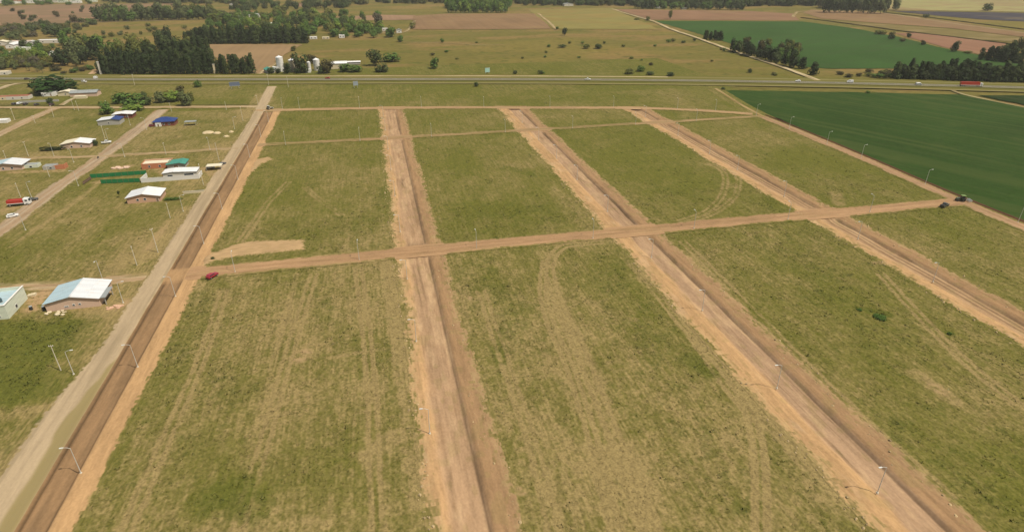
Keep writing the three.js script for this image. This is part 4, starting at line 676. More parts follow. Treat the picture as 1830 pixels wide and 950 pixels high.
{
  const cols = [[-69.8, 'beside the cutting of the gravel road'], [4.9, 'along the leftmost straight dirt street'], [94, 'along the middle dirt street'], [180, 'along the rightmost dirt street']];
  const zs = [[-114.5, -153.3, -192.4, -234, -270.5, -310.5, -348, -391, -428], [-110.4, -149.4, -188, -229, -270.5, -310.5, -348, -391, -428], [-72.5, -107.6, -147, -185.4, -231.3, -274, -310, -348, -391], [-110, -147, -183, -231, -271, -300, -339, -388]];
  cols.forEach(([x, where], i) => zs[i].forEach((z, k) => streetLamp(`${ORD[k]} street lamp from the camera ${where}`, x, z, 0, `street lamps ${where}`)));
  [-182.5, -230.4, -273.8, -301.9, -338, -375].forEach((z, k) => streetLamp(`${ORD[k]} street lamp from the camera beside the dark green crop field`, 256.4, z, Math.PI, 'street lamps beside the crop field'));
  [-53.8, -11.2, 32.2, 78.6, 121.9, 165, 205].forEach((x, k) => streetLamp(`${ORD[k]} street lamp from the left along the nearer cross street`, x, -206.3, Math.PI / 2 * -1, 'street lamps along the nearer cross street'));
  [-53.2, -10.8, 31.9, 78, 122, 165, 208.3].forEach((x, k) => streetLamp(`${ORD[k]} street lamp from the left along the middle cross street`, x, -369.5, -Math.PI / 2, 'street lamps along the middle cross street'));
  [[-65, -466], [-53.3, -465.1], [-11, -458], [32.8, -449.6], [76.9, -439], [124, -430], [169.5, -421], [212, -405], [236, -394]].forEach(([x, z], k) => streetLamp(`${ORD[k]} street lamp from the left along the farthest cross street`, x, z, -Math.PI / 2, 'street lamps along the farthest cross street'));
  const left = [[-85.5, -153.6, Math.PI, 'street lamp next to a bare pole in the green lot at lower left'], [-97.3, -210.3, 1.57, 'street lamp behind the pink walled house'], [-85.2, -191.8, Math.PI, 'street lamp at the right front of the pink walled house'], [-158, -304.8, Math.PI, 'street lamp beside the red truck'], [-143.3, -263.9, 0, 'street lamp on the left dirt street nearest the camera'], [-143.5, -318, 0, 'street lamp facing the left dirt street below the dark gate'], [-160.7, -359.6, 1.57, 'street lamp in front of the unfinished brick walls'], [-175.8, -374.3, 1.57, 'street lamp in front of the dark hedge'], [-137.4, -364.7, 0, 'street lamp at the crossing right of the left dirt street'], [-94.2, -368.2, 1.57, 'street lamp on the left cross street near the gravel road'], [-88.9, -415.2, Math.PI, 'street lamp in the lot with the sand heaps'], [-85.8, -271.3, Math.PI, 'street lamp beside the gravel road below the brick house'], [-157, -400, Math.PI, 'street lamp beyond the white pickup on the left dirt street'], [-157, -440, Math.PI, 'street lamp beside the grey walled house with blue slope'], [-143, -425, 0, 'street lamp in front of the red brick house with blue hipped roof']];
  left.forEach(([x, z, t, label]) => streetLamp(label, x, z, t, 'street lamps among the houses on the left'));
  const pp = [[-89.6, -156.3, 8.2, 'leaning bare pole left of the lamp in the green lot at lower left'], [-89.3, -219.8, 7.6, 'shorter pole in the lot behind the pink walled house'], [-84.9, -229.6, 9.8, 'tall pole beside the gravel road beyond the left junction'], [-89.3, -264.4, 6.8, 'pole below the right end of the brick house hedge'], [-163.3, -306.7, 6.8, 'pole behind the bed of the red truck'], [-162.8, -335.6, 5.5, 'pole in front of the grey shed and brick walls'], [-189.6, -377.4, 8.2, 'tall pole left of the dark hedge'], [-197.3, -370.8, 5.5, 'pole at the left edge above the house with dark open end'], [-116.3, -364.3, 6.7, 'pole on the left cross street above the brick annex'], [-85.2, -345.8, 9.8, 'tall pole above the carport by the gravel road'], [-84.9, -306.4, 10.5, 'tallest pole in front of the yard wall by the gravel road'], [-87, -435.7, 9.6, 'pole at the far end of the lot with sand heaps'], [-215, -475, 8, 'pole at the crossing near the left edge'], [-186, -489, 7, 'pole on the far left cross street beside the lone small tree'], [-236.5, -470.5, 8, 'pole beside the low white shed at the left edge'], [-219.8, -459.1, 5, 'pole in the grass right of the far left dirt street'], [-210.3, -496.5, 7, 'pole on the far cross street left of the small tree'], [-205.8, -492, 7, 'pole just right of another on the far cross street'], [-161.1, -407.1, 8, 'pole above the white pickup on the left dirt street'], [-104.1, -472.9, 6, 'pole on the far cross street left of the gravel road'], [-141, -475.8, 6, 'pole on the far cross street behind the blue hipped roof'], [-197.3, -586.9, 9, 'pole beside the highway above the tree clump'], [-86.2, -562.1, 9, 'pole beside the highway at the end of the gravel road'], [-69, -548.4, 9, 'pole beside the highway right of the gravel road end'], [-84.2, -485, 7, 'pole beside the far end of the gravel road']];
  pp.forEach(([x, z, h, label]) => powerPole(label, x, z, h, 'poles among the houses on the left'));
}

// ---------------------------------------------------------------- vehicles (built facing +x)
function wheels(t, xs, half, r) { for (const x of xs) for (const s of [-1, 1]) { const w = part('wheel', cyl(r, r, 0.26, 0, 0, 0, 14).rotateX(Math.PI / 2).translate(x, r, s * half), M.tyre, t); part('rim', cyl(r * 0.55, r * 0.55, 0.03, 0, 0, 0, 10).rotateX(Math.PI / 2).translate(x, r, s * (half + 0.135)), M.rim, w); } }
function profile(pts, depth, bevel = 0.06) { const s = new THREE.Shape(); pts.forEach(([x, y], i) => i ? s.lineTo(x, y) : s.moveTo(x, y)); const g = new THREE.ExtrudeGeometry(s, { depth: depth - 2 * bevel, bevelEnabled: true, bevelThickness: bevel, bevelSize: bevel, bevelSegments: 1 }); g.translate(0, 0, -depth / 2 + bevel); return g; }
function car(name, label, category, x, z, turn, color, kind, group, y = 0.12) {
  const t = thing(name, label, category, x, z, turn, group, y), c = paint(...color);
  if (kind === 'van') { part('body', profile([[-2.4, 0.4], [2.35, 0.4], [2.4, 1.0], [1.6, 1.25], [1.1, 2.05], [-2.35, 2.1]], 1.85), c, t); part('windscreen', slab([[1.62, 1.32, 0.75], [1.62, 1.32, -0.75], [1.2, 1.98, -0.75], [1.2, 1.98, 0.75]], 0.03), M.glass, t); part('side_window', box(0.9, 0.5, 1.9, 0.5, 1.65, 0), M.glass, t); }
  else {
    const p = kind === 'pickup';
    part('body', p ? profile([[-2.5, 0.5], [2.4, 0.5], [2.45, 0.95], [1.1, 1.1], [-2.5, 1.1]], 1.8) : profile([[-2.0, 0.42], [2.05, 0.42], [2.1, 0.82], [1.0, 0.98], [-1.95, 1.0]], 1.7), c, t);
    part('cabin', p ? profile([[-0.75, 1.1], [1.05, 1.1], [0.45, 1.75], [-0.65, 1.75]], 1.5) : profile([[-1.85, 0.98], [0.95, 0.98], [0.25, 1.45], [-1.45, 1.47]], 1.45), c, t);
    part('side_window', p ? profile([[-0.6, 1.16], [0.85, 1.16], [0.4, 1.66], [-0.55, 1.66]], 1.66, 0.02) : profile([[-1.6, 1.03], [0.75, 1.03], [0.2, 1.38], [-1.35, 1.38]], 1.6, 0.02), M.glass, t);
    part('windscreen', p ? slab([[1.14, 1.18, 0.66], [1.14, 1.18, -0.66], [0.58, 1.7, -0.66], [0.58, 1.7, 0.66]], 0.02) : slab([[1.02, 1.02, 0.62], [1.02, 1.02, -0.62], [0.4, 1.42, -0.62], [0.4, 1.42, 0.62]], 0.02), M.glass, t);
    if (p) part('load_bed', box(1.5, 0.06, 1.5, -1.65, 1.18, 0), M.dark, t);
  }
  for (const s of [-0.6, 0.6]) { part('headlight', box(0.06, 0.18, 0.35, kind === 'pickup' ? 2.5 : kind === 'van' ? 2.46 : 2.15, 0.75, s), M.lampGlass, t); part('tail_light', box(0.05, 0.2, 0.25, kind === 'pickup' ? -2.57 : kind === 'van' ? -2.47 : -2.06, 0.85, s), M.tail, t); }
  wheels(t, kind === 'sedan' ? [-1.3, 1.35] : [-1.5, 1.55], 0.8, 0.33);
  return t;
}
function truck(name, label, x, z, turn, cabC, boxC, boxL, boxH, dump, y = 0.15) {
  const t = thing(name, label, 'truck', x, z, turn, undefined, y), cc = paint(...cabC), bc = paint(...boxC);
  part('cab', profile([[boxL / 2 + 0.3, 0.6], [boxL / 2 + 2.4, 0.6], [boxL / 2 + 2.45, 1.6], [boxL / 2 + 2.1, 2.9], [boxL / 2 + 0.3, 3.0]], 2.4), cc, t);
  part('windscreen', slab([[boxL / 2 + 2.5, 1.75, 1], [boxL / 2 + 2.5, 1.75, -1], [boxL / 2 + 2.22, 2.75, -1], [boxL / 2 + 2.22, 2.75, 1]], 0.03), M.glass, t); part('side_window', box(0.9, 0.7, 2.46, boxL / 2 + 1.4, 2.2, 0), M.glass, t);
  part('chassis', box(boxL + 2.4, 0.25, 1.1, 1, 0.85, 0), M.dark, t);
  const b = 1.05;
  if (dump) { part('dump_bed', [box(boxL, 0.1, 2.4, 0, b + 0.05, 0), box(boxL, boxH, 0.1, 0, b + boxH / 2, 1.2), box(boxL, boxH, 0.1, 0, b + boxH / 2, -1.2), box(0.1, boxH, 2.3, boxL / 2 - 0.05, b + boxH / 2, 0), box(0.1, boxH, 2.3, -boxL / 2 + 0.05, b + boxH / 2, 0)], bc, t); part('load', box(boxL - 0.3, 0.3, 2.2, 0, b + boxH * 0.75, 0), mat(0.35, 0.03, 0.02), t); part('side_stripe', box(boxL, 0.28, 2.56, 0, b + 0.14, 0), M.whitewall, t); }
  else { part('trailer', box(boxL, boxH, 2.5, 0, b + boxH / 2, 0), bc, t); part('side_stripe', box(boxL, 0.35, 2.54, 0, b + 0.2, 0), M.whitewall, t); part('roof_edge', [box(boxL, 0.1, 0.1, 0, b + boxH + 0.02, 1.22), box(boxL, 0.1, 0.1, 0, b + boxH + 0.02, -1.22)], bc, t); }
  for (const s of [-0.8, 0.8]) part('headlight', box(0.06, 0.25, 0.4, boxL / 2 + 2.52, 0.95, s), M.lampGlass, t);
  wheels(t, boxL > 8 ? [-boxL / 2 + 1, -boxL / 2 + 2.2, -boxL / 2 + 3.4, boxL / 2 - 0.6, boxL / 2 + 1.7] : [-boxL / 2 + 1, boxL / 2 + 1.4], 1.08, 0.5);
  return t;
}
car('parked_car', 'dark red car parked on the grass edge at the left junction', 'car', -60.8, -203.9, 0.95, [0.3, 0.012, 0.03], 'sedan', undefined, 0.25);
car('parked_pickup', 'dark pickup parked at the right end of the nearer cross street', 'pickup', 241.1, -203.9, 0.35, [0.03, 0.035, 0.035], 'pickup', undefined, 0.3);
car('parked_car', 'white car parked below the red truck', 'car', -155, -280.3, 0.45, [0.75, 0.75, 0.73], 'sedan');
car('parked_car', 'dark car parked at the nose of the red truck', 'car', -155.5, -299.9, 0.6, [0.03, 0.035, 0.03], 'sedan');
truck('dump_truck', 'red dump truck with a white cab beside the left dirt street', -159.8, -295.2, 0.04, [0.75, 0.76, 0.75], [0.42, 0.025, 0.02], 6.2, 1.6, true);
car('parked_pickup', 'white pickup beside the left dirt street next to the pinkish house', 'pickup', -156.6, -396.2, 0.2, [0.78, 0.78, 0.76], 'pickup');
car('parked_car', 'dark grey car behind the carport by the gravel road', 'car', -81.9, -337.1, 1.0, [0.06, 0.065, 0.07], 'sedan');
car('parked_car', 'silver car under the carport roof edge', 'car', -86.8, -332.4, 0.1, [0.5, 0.52, 0.54], 'sedan');
car('parked_car', 'maroon car beside the small white hut', 'car', -141.7, -432.8, 0.1, [0.18, 0.02, 0.025], 'sedan');
[[25, 'dark car, leftmost of the row parked on the dirt lane at upper left', [0.03, 0.03, 0.03]], [34, 'white car between two dark ones on the dirt lane at upper left', [0.75, 0.77, 0.78]], [45, 'dark car right of the white one on the dirt lane at upper left', [0.04, 0.03, 0.03]], [65, 'dark car, second from the right in the row on the dirt lane', [0.05, 0.045, 0.04]], [90, 'dark car, rightmost of the row on the dirt lane under a small tree', [0.06, 0.03, 0.03]]].forEach(([px, label, c], i) => { const P = [[-260.1, -524.2], [-257.4, -525.5], [-252, -522.4], [-243.1, -518.5], [-232.3, -516.1]][i]; car('parked_car', label, 'car', P[0], P[1], 1.35, c, 'sedan', 'cars parked on the dirt lane at upper left'); });
// highway traffic
const hwy = (x, d) => { for (let i = 0; i + 1 < HW.length; i++) if (x >= HW[i][0] && x <= HW[i + 1][0]) { const [a, b] = [HW[i], HW[i + 1]], f = (x - a[0]) / (b[0] - a[0]), an = Math.atan2(b[1] - a[1], b[0] - a[0]); return [x + Math.sin(an) * -d, mix(a[1], b[1], f) + Math.cos(an) * d, -an]; } };
{
  const put = (x, d) => hwy(x, d);
  let p = put(185, 2); car('white_pickup', 'white pickup on the highway at the middle of the picture', 'pickup', p[0], p[1], p[2], [0.8, 0.8, 0.8], 'pickup', undefined, 0.6);
  p = put(359, -2); car('white_car', 'white car on the highway at the end of the pale farm road', 'car', p[0], p[1], p[2] + Math.PI, [0.8, 0.8, 0.8], 'sedan', undefined, 0.6);
  p = put(400, -2.5); car('white_van', 'small white van on the highway right of the pale farm road', 'van', p[0], p[1], p[2] + Math.PI, [0.8, 0.8, 0.8], 'van', undefined, 0.6);
  p = put(450, 2); car('grey_van', 'silver grey van on the highway left of the red articulated truck', 'van', p[0], p[1], p[2], [0.45, 0.47, 0.48], 'van', undefined, 0.6);
  p = put(-39, -2); car('red_car', 'red car on the highway above the billboard', 'car', p[0], p[1], p[2] + Math.PI, [0.35, 0.03, 0.02], 'sedan', undefined, 0.6);
  p = put(487, 2.2); truck('articulated_truck', 'long red articulated truck with a white cab on the highway', p[0], p[1], p[2], [0.75, 0.75, 0.74], [0.45, 0.03, 0.015], 14.5, 2.6, false, 0.6);
  car('white_pickup', 'white pickup turning at the highway beside the big round tree', 'pickup', -242.9, -607.3, 2.6, [0.78, 0.78, 0.78], 'pickup', undefined, 0.6);
  car('white_van', 'white van at the mouth of the dirt road by the dark windbreak', 'van', -239.9, -625.4, 1.5, [0.78, 0.78, 0.78], 'van', undefined, 0.4);
  car('dark_car', 'dark car on the highway at the left edge', 'car', -297.1, -632.6, 0.2, [0.05, 0.03, 0.03], 'sedan', undefined, 0.6);
}
function motorbike(label, x, z, turn) { const t = thing('motorcycle', label, 'motorcycle', x, z, turn, undefined, 0.22); for (const s of [-0.65, 0.65]) part('wheel', new THREE.TorusGeometry(0.3, 0.07, 6, 14).translate(s, 0.36, 0), M.tyre, t); part('frame', profile([[-0.6, 0.4], [0.35, 0.35], [0.55, 0.85], [0.1, 0.9], [-0.5, 0.75]], 0.28, 0.04), M.dark, t); part('seat', box(0.7, 0.12, 0.26, -0.3, 0.86, 0), M.tyre, t); part('handlebar', cyl(0.025, 0.025, 0.75, 0, 0, 0, 6).rotateX(Math.PI / 2).translate(0.45, 1.05, 0), M.steel, t); part('fork', cyl(0.03, 0.03, 0.75, 0, 0, 0, 6).rotateZ(0.35).translate(0.55, 0.7, 0), M.steel, t); }
motorbike('dark motorcycle standing in the middle of the left dirt street', -150.4, -364.4, 1.5);
// tractors
function tractor(name, label, x, z, turn, color, roofC, tool) {
  const t = thing(name, label, 'tractor', x, z, turn, undefined, 0.25), c = paint(...color);
  part('bonnet', profile([[0, 0.9], [1.9, 0.9], [1.9, 1.5], [0, 1.75]], 0.9), c, t); part('chassis', box(3.2, 0.4, 0.7, 0.3, 0.8, 0), M.dark, t);
  const cab = part('cab', [-0.62, 0.62].flatMap(s => [box(0.1, 1.3, 0.1, -0.1, 2.0, s), box(0.1, 1.3, 0.1, -1.35, 2.0, s)]).concat([box(1.4, 0.5, 1.3, -0.72, 1.2, 0)]), c, t); part('cab_glass', box(1.15, 1.1, 1.2, -0.72, 2.05, 0), M.glass, cab);
  part('cab_roof', box(1.7, 0.14, 1.6, -0.72, 2.72, 0), paint(...roofC), t); part('exhaust', cyl(0.06, 0.06, 1.1, 1.1, 2.2, 0.2, 6), M.dark, t);
  for (const s of [-0.85, 0.85]) { part('rear_wheel', new THREE.TorusGeometry(0.62, 0.26, 8, 18).translate(-0.9, 0.86, s), M.tyre, t); part('front_wheel', new THREE.TorusGeometry(0.34, 0.17, 8, 14).translate(1.5, 0.5, s), M.tyre, t); part('hub', cyl(0.45, 0.45, 0.2, 0, 0, 0, 10).rotateX(Math.PI / 2).translate(-0.9, 0.86, s), c, t); }
  if (tool) { part('drawbar', box(1.8, 0.15, 0.2, -2.4, 0.7, 0), M.steel, t); const im = part('implement', [box(0.25, 0.25, 3, -3.2, 0.9, 0), box(0.25, 0.25, 3, -4.1, 0.9, 0), box(1.1, 0.2, 0.2, -3.65, 0.9, 1.2), box(1.1, 0.2, 0.2, -3.65, 0.9, -1.2)], M.steel, t); for (let k = 0; k < 6; k++) part('disc', cyl(0.4, 0.4, 0.05, 0, 0, 0, 12).rotateX(Math.PI / 2).translate(-3.2 - (k % 2) * 0.9, 0.5, -1.25 + k * 0.5), M.galv, im); }
  else { part('loader_arm', [box(2.4, 0.16, 0.14, 1.4, 1.3, 0.7), box(2.4, 0.16, 0.14, 1.4, 1.3, -0.7)], c, t); part('bucket', profile([[2.5, 0.3], [3.2, 0.3], [3.0, 1.0], [2.5, 1.1]], 2), M.steel, t); }
}
tractor('tractor', 'green roofed tractor with a grey disc implement at the crop field edge', 253.7, -208, 2.75, [0.02, 0.05, 0.02], [0.2, 0.3, 0.06], true);
tractor('loader_tractor', 'pale loader tractor standing at the far end of the cutting', -74, -466.2, 0.9, [0.5, 0.48, 0.38], [0.6, 0.58, 0.5], false);

// billboards along the highway
function billboard(label, x, z, w, h, lift, face, turn = 0) { const t = thing('billboard', label, 'billboard', x, z, turn); part('panel', box(w, h, 0.25, 0, lift + h / 2, 0), face, t); part('frame', [box(w + 0.3, 0.2, 0.35, 0, lift - 0.1, 0), box(w + 0.3, 0.2, 0.35, 0, lift + h + 0.1, 0)], M.steel, t); for (const s of [-0.35, 0.35]) part('post', cyl(0.16, 0.2, lift + h, s * w, (lift + h) / 2, -0.35, 8), M.steel, t); }
billboard('grey billboard back on posts below the highway, right of the gravel road end', -13.9, -533.7, 4, 3, 2.2, mat(0.26, 0.3, 0.33, 0.6), 0.3);
billboard('pale teal billboard standing in the meadow beyond the highway', 105.2, -577.4, 4.6, 3.6, 1.2, mat(0.34, 0.55, 0.48, 0.6), 0.2);
billboard('wide bluish grey billboard beside the highway left of the gravel road end', -111.4, -553, 8, 3, 2.2, mat(0.13, 0.16, 0.23, 0.6), 0.15);
{ const g = thing('gate_pillar', 'pale gate pillar in the gap of the dark windbreak', 'pillar', -142.2, -632.5); part('shaft', box(1.6, 8, 1.6, 0, 4, 0), M.creamwall, g); part('cap', box(2, 0.4, 2, 0, 8.2, 0), M.pale, g); }
{ const g = thing('gate_pillar', 'slim white pillar at the left corner of the dark windbreak', 'pillar', -243.7, -649.1); part('shaft', box(1.4, 11, 1.4, 0, 5.5, 0), M.pale, g); part('cap', box(1.8, 0.4, 1.8, 0, 11.2, 0), M.whitewall, g); }

// ---------------------------------------------------------------- trees
function crownGeo(kind, seed) {                    // unit crown: x, z in -0.5..0.5, y in 0..1, made of leaf clumps
  const r = rngOf(seed), v = [], nn = [], cc = [];
  const lobes = [];
  const nl = { pine: 9, broad: 11, gum: 8, shrub: 7, bare: 8 }[kind];
  for (let i = 0; i < nl; i++) {
    const f = (i + 0.5) / nl, a = i * 2.4 + r() * 0.8;
    if (kind === 'pine') { const y = 0.08 + 0.84 * f, rr = 0.3 * (1 - 0.6 * f) * (0.7 + 0.6 * r()); lobes.push([Math.cos(a) * rr * 0.7, y, Math.sin(a) * rr * 0.7, 0.36 * (1 - 0.55 * f) + 0.04, 0.15]); }
    else if (kind === 'gum') { const y = 0.22 + 0.62 * f, d = 0.26 * (0.4 + r()); lobes.push([Math.cos(a) * d, y, Math.sin(a) * d, 0.24 + 0.1 * r(), 0.16 + 0.05 * r()]); }
    else if (kind === 'shrub') { const d = 0.3 * Math.sqrt(f); lobes.push([Math.cos(a) * d, 0.3 + 0.25 * r(), Math.sin(a) * d, 0.22 + 0.08 * r(), 0.3 + 0.12 * r()]); }
    else { const d = 0.3 * Math.sqrt(r()), y = 0.24 + 0.52 * r(); lobes.push([Math.cos(a) * d, y, Math.sin(a) * d, 0.22 + 0.08 * r(), 0.18 + 0.07 * r()]); }
  }
  const N = { pine: 620, broad: 760, gum: 560, shrub: 420, bare: 260 }[kind], size = { pine: 0.13, broad: 0.095, gum: 0.1, shrub: 0.11, bare: 0.06 }[kind];
  const p = new THREE.Vector3(), n = new THREE.Vector3(), a = new THREE.Vector3(), b = new THREE.Vector3();
  for (let i = 0; i < N; i++) {
    const L = lobes[Math.floor(r() * lobes.length)], th = r() * 6.283, ph = Math.acos(2 * r() - 1), q = 0.72 + 0.36 * r();
    n.set(Math.sin(ph) * Math.cos(th), Math.cos(ph), Math.sin(ph) * Math.sin(th));
    p.set(L[0] + n.x * L[3] * q, clamp(L[1] + n.y * L[4] * q * 1.2, 0, 1), L[2] + n.z * L[3] * q);
    a.set(r() - 0.5, r() - 0.5, r() - 0.5).cross(n).normalize(); b.crossVectors(n, a).addScaledVector(n, (r() - 0.5) * 1.2).normalize();
    const s = size * (0.55 + 0.8 * r()), sy = s * (kind === 'pine' ? 0.5 : 0.7), c = 0.72 + 0.56 * r();
    const P = (u, w) => [p.x + a.x * u * s + b.x * w * s, p.y + (a.y * u + b.y * w) * sy, p.z + a.z * u * s + b.z * w * s];
    v.push(...P(-0.5, -0.5), ...P(0.6, -0.35), ...P(0.1, 0.6), ...P(-0.5, -0.5), ...P(0.1, 0.6), ...P(-0.6, 0.3));
    for (let k = 0; k < 6; k++) { nn.push(n.x, n.y + 0.25, n.z); cc.push(c, c, c * (0.9 + 0.1 * r())); }
  }
  const g = new THREE.BufferGeometry(); g.setAttribute('position', new THREE.Float32BufferAttribute(v, 3)); g.setAttribute('normal', new THREE.Float32BufferAttribute(nn, 3)); g.setAttribute('color', new THREE.Float32BufferAttribute(cc, 3)); return g;
}
function limbs(kind, seed) { const r = rngOf(seed), out = []; const h = kind === 'shrub' ? 0.3 : kind === 'pine' ? 0.9 : 0.55; out.push(cyl(0.012, 0.035, h, 0, h / 2, 0, 7).toNonIndexed()); if (kind !== 'pine') for (let i = 0; i < 5; i++) { const L = 0.3 + 0.15 * r(), g = cyl(0.006, 0.016, L, 0, L / 2, 0, 5); g.rotateZ(0.5 + 0.5 * r()); g.rotateY(i * 1.26 + r()); g.translate(0, h * (0.45 + 0.4 * r()), 0); out.push(g.toNonIndexed()); } return mergeGeometries(out); }
const treeCount = {}; let treeSeed = 1;
function tree(label, x, z, h, w, kind, tone, group, y = -0.25) {
  const k = kind + '/' + tone; treeCount[k] = (treeCount[k] ?? 0) + 1; const variant = treeCount[k] % 4;
  const name = { pine: 'pine_tree', broad: 'broadleaf_tree', gum: 'tall_tree', shrub: 'bush', bare: 'bare_tree' }[kind], cat = kind === 'shrub' ? 'bush' : 'tree';
  const t = thing(name, label, cat, x, z, ((treeSeed++ * 2.399) % 6.283), group, y);
  t.scale.set(w, h, w);
  part(kind === 'shrub' ? 'stem' : 'trunk', LIMB(kind, variant), M.bark, t); part(kind === 'shrub' ? 'foliage' : 'crown', CROWN(kind, variant), TONE(tone), t);
  return t;
}
const NTH = n => { const T = ['twentieth', 'thirtieth'], U = ['twenty', 'thirty'], E = [...ORD, 'seventeenth', 'eighteenth', 'nineteenth']; return n <= 19 ? E[n - 1] : n % 10 ? `${U[Math.floor(n / 10) - 2]}-${E[n % 10 - 1]}` : T[n / 10 - 2]; };
const rnd = rngOf(2024), jit = a => (rnd() - 0.5) * 2 * a;
function row(label, group, x0, z0, x1, z1, n, h, w, kind, tones, depth = 1.5) { for (let i = 0; i < n; i++) { const f = (i + 0.5) / n; tree(`${NTH(i + 1)} ${label} from the left`, mix(x0, x1, f) + jit(Math.min(depth * 0.6, Math.abs(x1 - x0) / n * 0.35)), mix(z0, z1, f) + jit(depth), h * (0.72 + 0.46 * rnd()), w * (0.85 + 0.35 * rnd()), kind, tones[Math.floor(rnd() * tones.length)], group); } }
function scatter(label, group, n, pts, h, w, kinds, tones) {   // trees strewn over a polygon on the ground
  const P = []; for (let i = 0; i < pts.length; i += 2) P.push([pts[i], pts[i + 1]]);
  const xs = P.map(p => p[0]), zs = P.map(p => p[1]), x0 = Math.min(...xs), x1 = Math.max(...xs), z0 = Math.min(...zs), z1 = Math.max(...zs);
  for (let k = 0, guard = 0; k < n && guard < 4000; guard++) {
    const x = mix(x0, x1, rnd()), z = mix(z0, z1, rnd()); let inside = false;
    for (let i = 0, j = P.length - 1; i < P.length; j = i++) if ((P[i][1] > z) !== (P[j][1] > z) && x < (P[j][0] - P[i][0]) * (z - P[i][1]) / (P[j][1] - P[i][1]) + P[i][0]) inside = !inside;
    if (!inside) continue; k++; const q = 0.6 + 0.65 * rnd(); tree(label, x, z, h * q, w * (0.75 + 0.5 * rnd()) * Math.sqrt(q), kinds[Math.floor(rnd() * kinds.length)], tones[Math.floor(rnd() * tones.length)], group);
  }
}
// a far-off wood that reads as one mass: one object
function wood(name, label, n, x0, z0, x1, z1, depth, h, w, kind, tone) {
  const g = CROWN(kind, 1), im = new THREE.InstancedMesh(g, TONE(tone), n), M4 = new THREE.Matrix4(), q = new THREE.Quaternion(), c = new THREE.Color();
  for (let i = 0; i < n; i++) { const f = rnd(), k = 0.7 + 0.6 * rnd(), s = 0.75 + 0.5 * rnd(); M4.compose(new THREE.Vector3(mix(x0, x1, f) + jit(depth * 0.3), -0.6, mix(z0, z1, f) + jit(depth)), q.setFromAxisAngle(new THREE.Vector3(0, 1, 0), rnd() * 6.28), new THREE.Vector3(w * s, h * (0.75 + 0.5 * rnd()), w * s)); im.setMatrixAt(i, M4); im.setColorAt(i, c.setRGB(k * (0.85 + 0.4 * rnd()), k, k * 0.9)); }
  im.name = name; tag(im, label, 'wood'); im.userData.kind = 'stuff'; shade(im); scene.add(im);
}
// dark windbreaks left of the ploughed patch
row('pine in the front row of the tall left windbreak', 'pines of the windbreak along the highway', -242.8, -651.9, -143.3, -632.7, 24, 19.5, 8, 'pine', ['dark', 'dark', 'dark2'], 2);
row('pine in the second row of the tall left windbreak', 'pines behind the front row of the windbreak', -245.3, -677.4, -150.6, -676.2, 20, 21, 9, 'pine', ['dark', 'dark2', 'dark'], 4);
row('pine in the inner row of the tall left windbreak', 'pines in the inner rows of the windbreak wood', -222.8, -713.5, -164, -722.9, 14, 21, 9, 'pine', ['dark', 'dark2'], 6);
scatter('olive green round tree rising behind the left end of the windbreak', 'olive trees behind the left end of the windbreak', 14, [-252.8, -699, -218.6, -698.3, -237.9, -780.2, -263.5, -803.5, -264.9, -753.2], 20, 13, ['broad'], ['olive', 'mid', 'olive']);
scatter('dark tree on the slanting edge of the windbreak wood', 'dark trees on the slanting edge of the windbreak wood', 14, [-234.1, -746.3, -196.2, -754, -208.7, -849.3, -241.4, -867.1, -249.5, -809.5], 19, 12, ['broad', 'gum'], ['dark2', 'dark', 'olive']);
tree('light olive tree among the dark pines of the windbreak', -158, -664.4, 13.5, 13.3, 'broad', 'olive');
row('pine in the short windbreak right of the gate gap', 'pines of the short windbreak right of the gate gap', -139.2, -631.8, -105.7, -624.4, 10, 16.5, 7, 'pine', ['dark', 'dark2'], 2);
row('pine in front of the windbreak above the ploughed patch', 'pines of the straight windbreak above the ploughed patch', -219.9, -862.3, -74.6, -840.7, 32, 18, 9, 'pine', ['dark', 'dark', 'dark2'], 2);
row('pine at the back of the windbreak above the ploughed patch', 'second row of the windbreak above the ploughed patch', -217.4, -889.1, -79.4, -869.8, 26, 18, 9, 'pine', ['dark', 'dark2'], 2);
// the wood at upper left
row('tree in front of the long upper left grove', 'trees of the long grove below the brown field', -434.1, -1191.6, -251.1, -1199.5, 24, 21, 17, 'broad', ['dark2', 'greygreen', 'mid', 'greygreen'], 5);
row('tree in the back row of the long upper left grove', 'back row of the long grove', -448.3, -1243.4, -257.8, -1253.9, 22, 23, 17, 'broad', ['greygreen', 'olive', 'mid', 'dark2'], 8);
scatter('bare greyish tree in the thicket by the highway at left', 'bare greyish trees in the thicket by the highway', 16, [-336.3, -675.8, -294.1, -666.4, -316.7, -727.2, -353.5, -757.4, -360.6, -729.9], 11, 9, ['bare', 'broad'], ['grey', 'greygreen', 'grey']);
scatter('green tree in the thicket between the village and the highway', 'green trees in the thicket below the far left village', 22, [-354.8, -714.9, -329.8, -737.3, -322.6, -758.2, -359.6, -824.9, -392, -797.7], 10, 10, ['broad'], ['mid', 'olive', 'light', 'mid']);
scatter('big dark gum tree in the clump at upper left', 'big dark trees of the clump at upper left', 14, [-295.8, -695.1, -262.8, -694.4, -285.2, -757.7, -318.7, -773.2], 19, 13, ['gum', 'broad'], ['dark2', 'greygreen', 'dark']);
scatter('brownish olive tree behind the big dark clump', 'olive trees behind the big dark clump', 12, [-330.2, -792.2, -294.4, -801.5, -323.5, -885.4, -363.7, -883.8], 16, 13, ['broad'], ['olive', 'brownish', 'mid']);
scatter('low bush along the foot of the big dark clump', 'bushes at the foot of the big dark clump', 12, [-291.6, -665.8, -251.1, -659.8, -260.3, -687.2, -298.4, -689.2], 4, 8, ['shrub'], ['brownish', 'mid', 'dark2']);
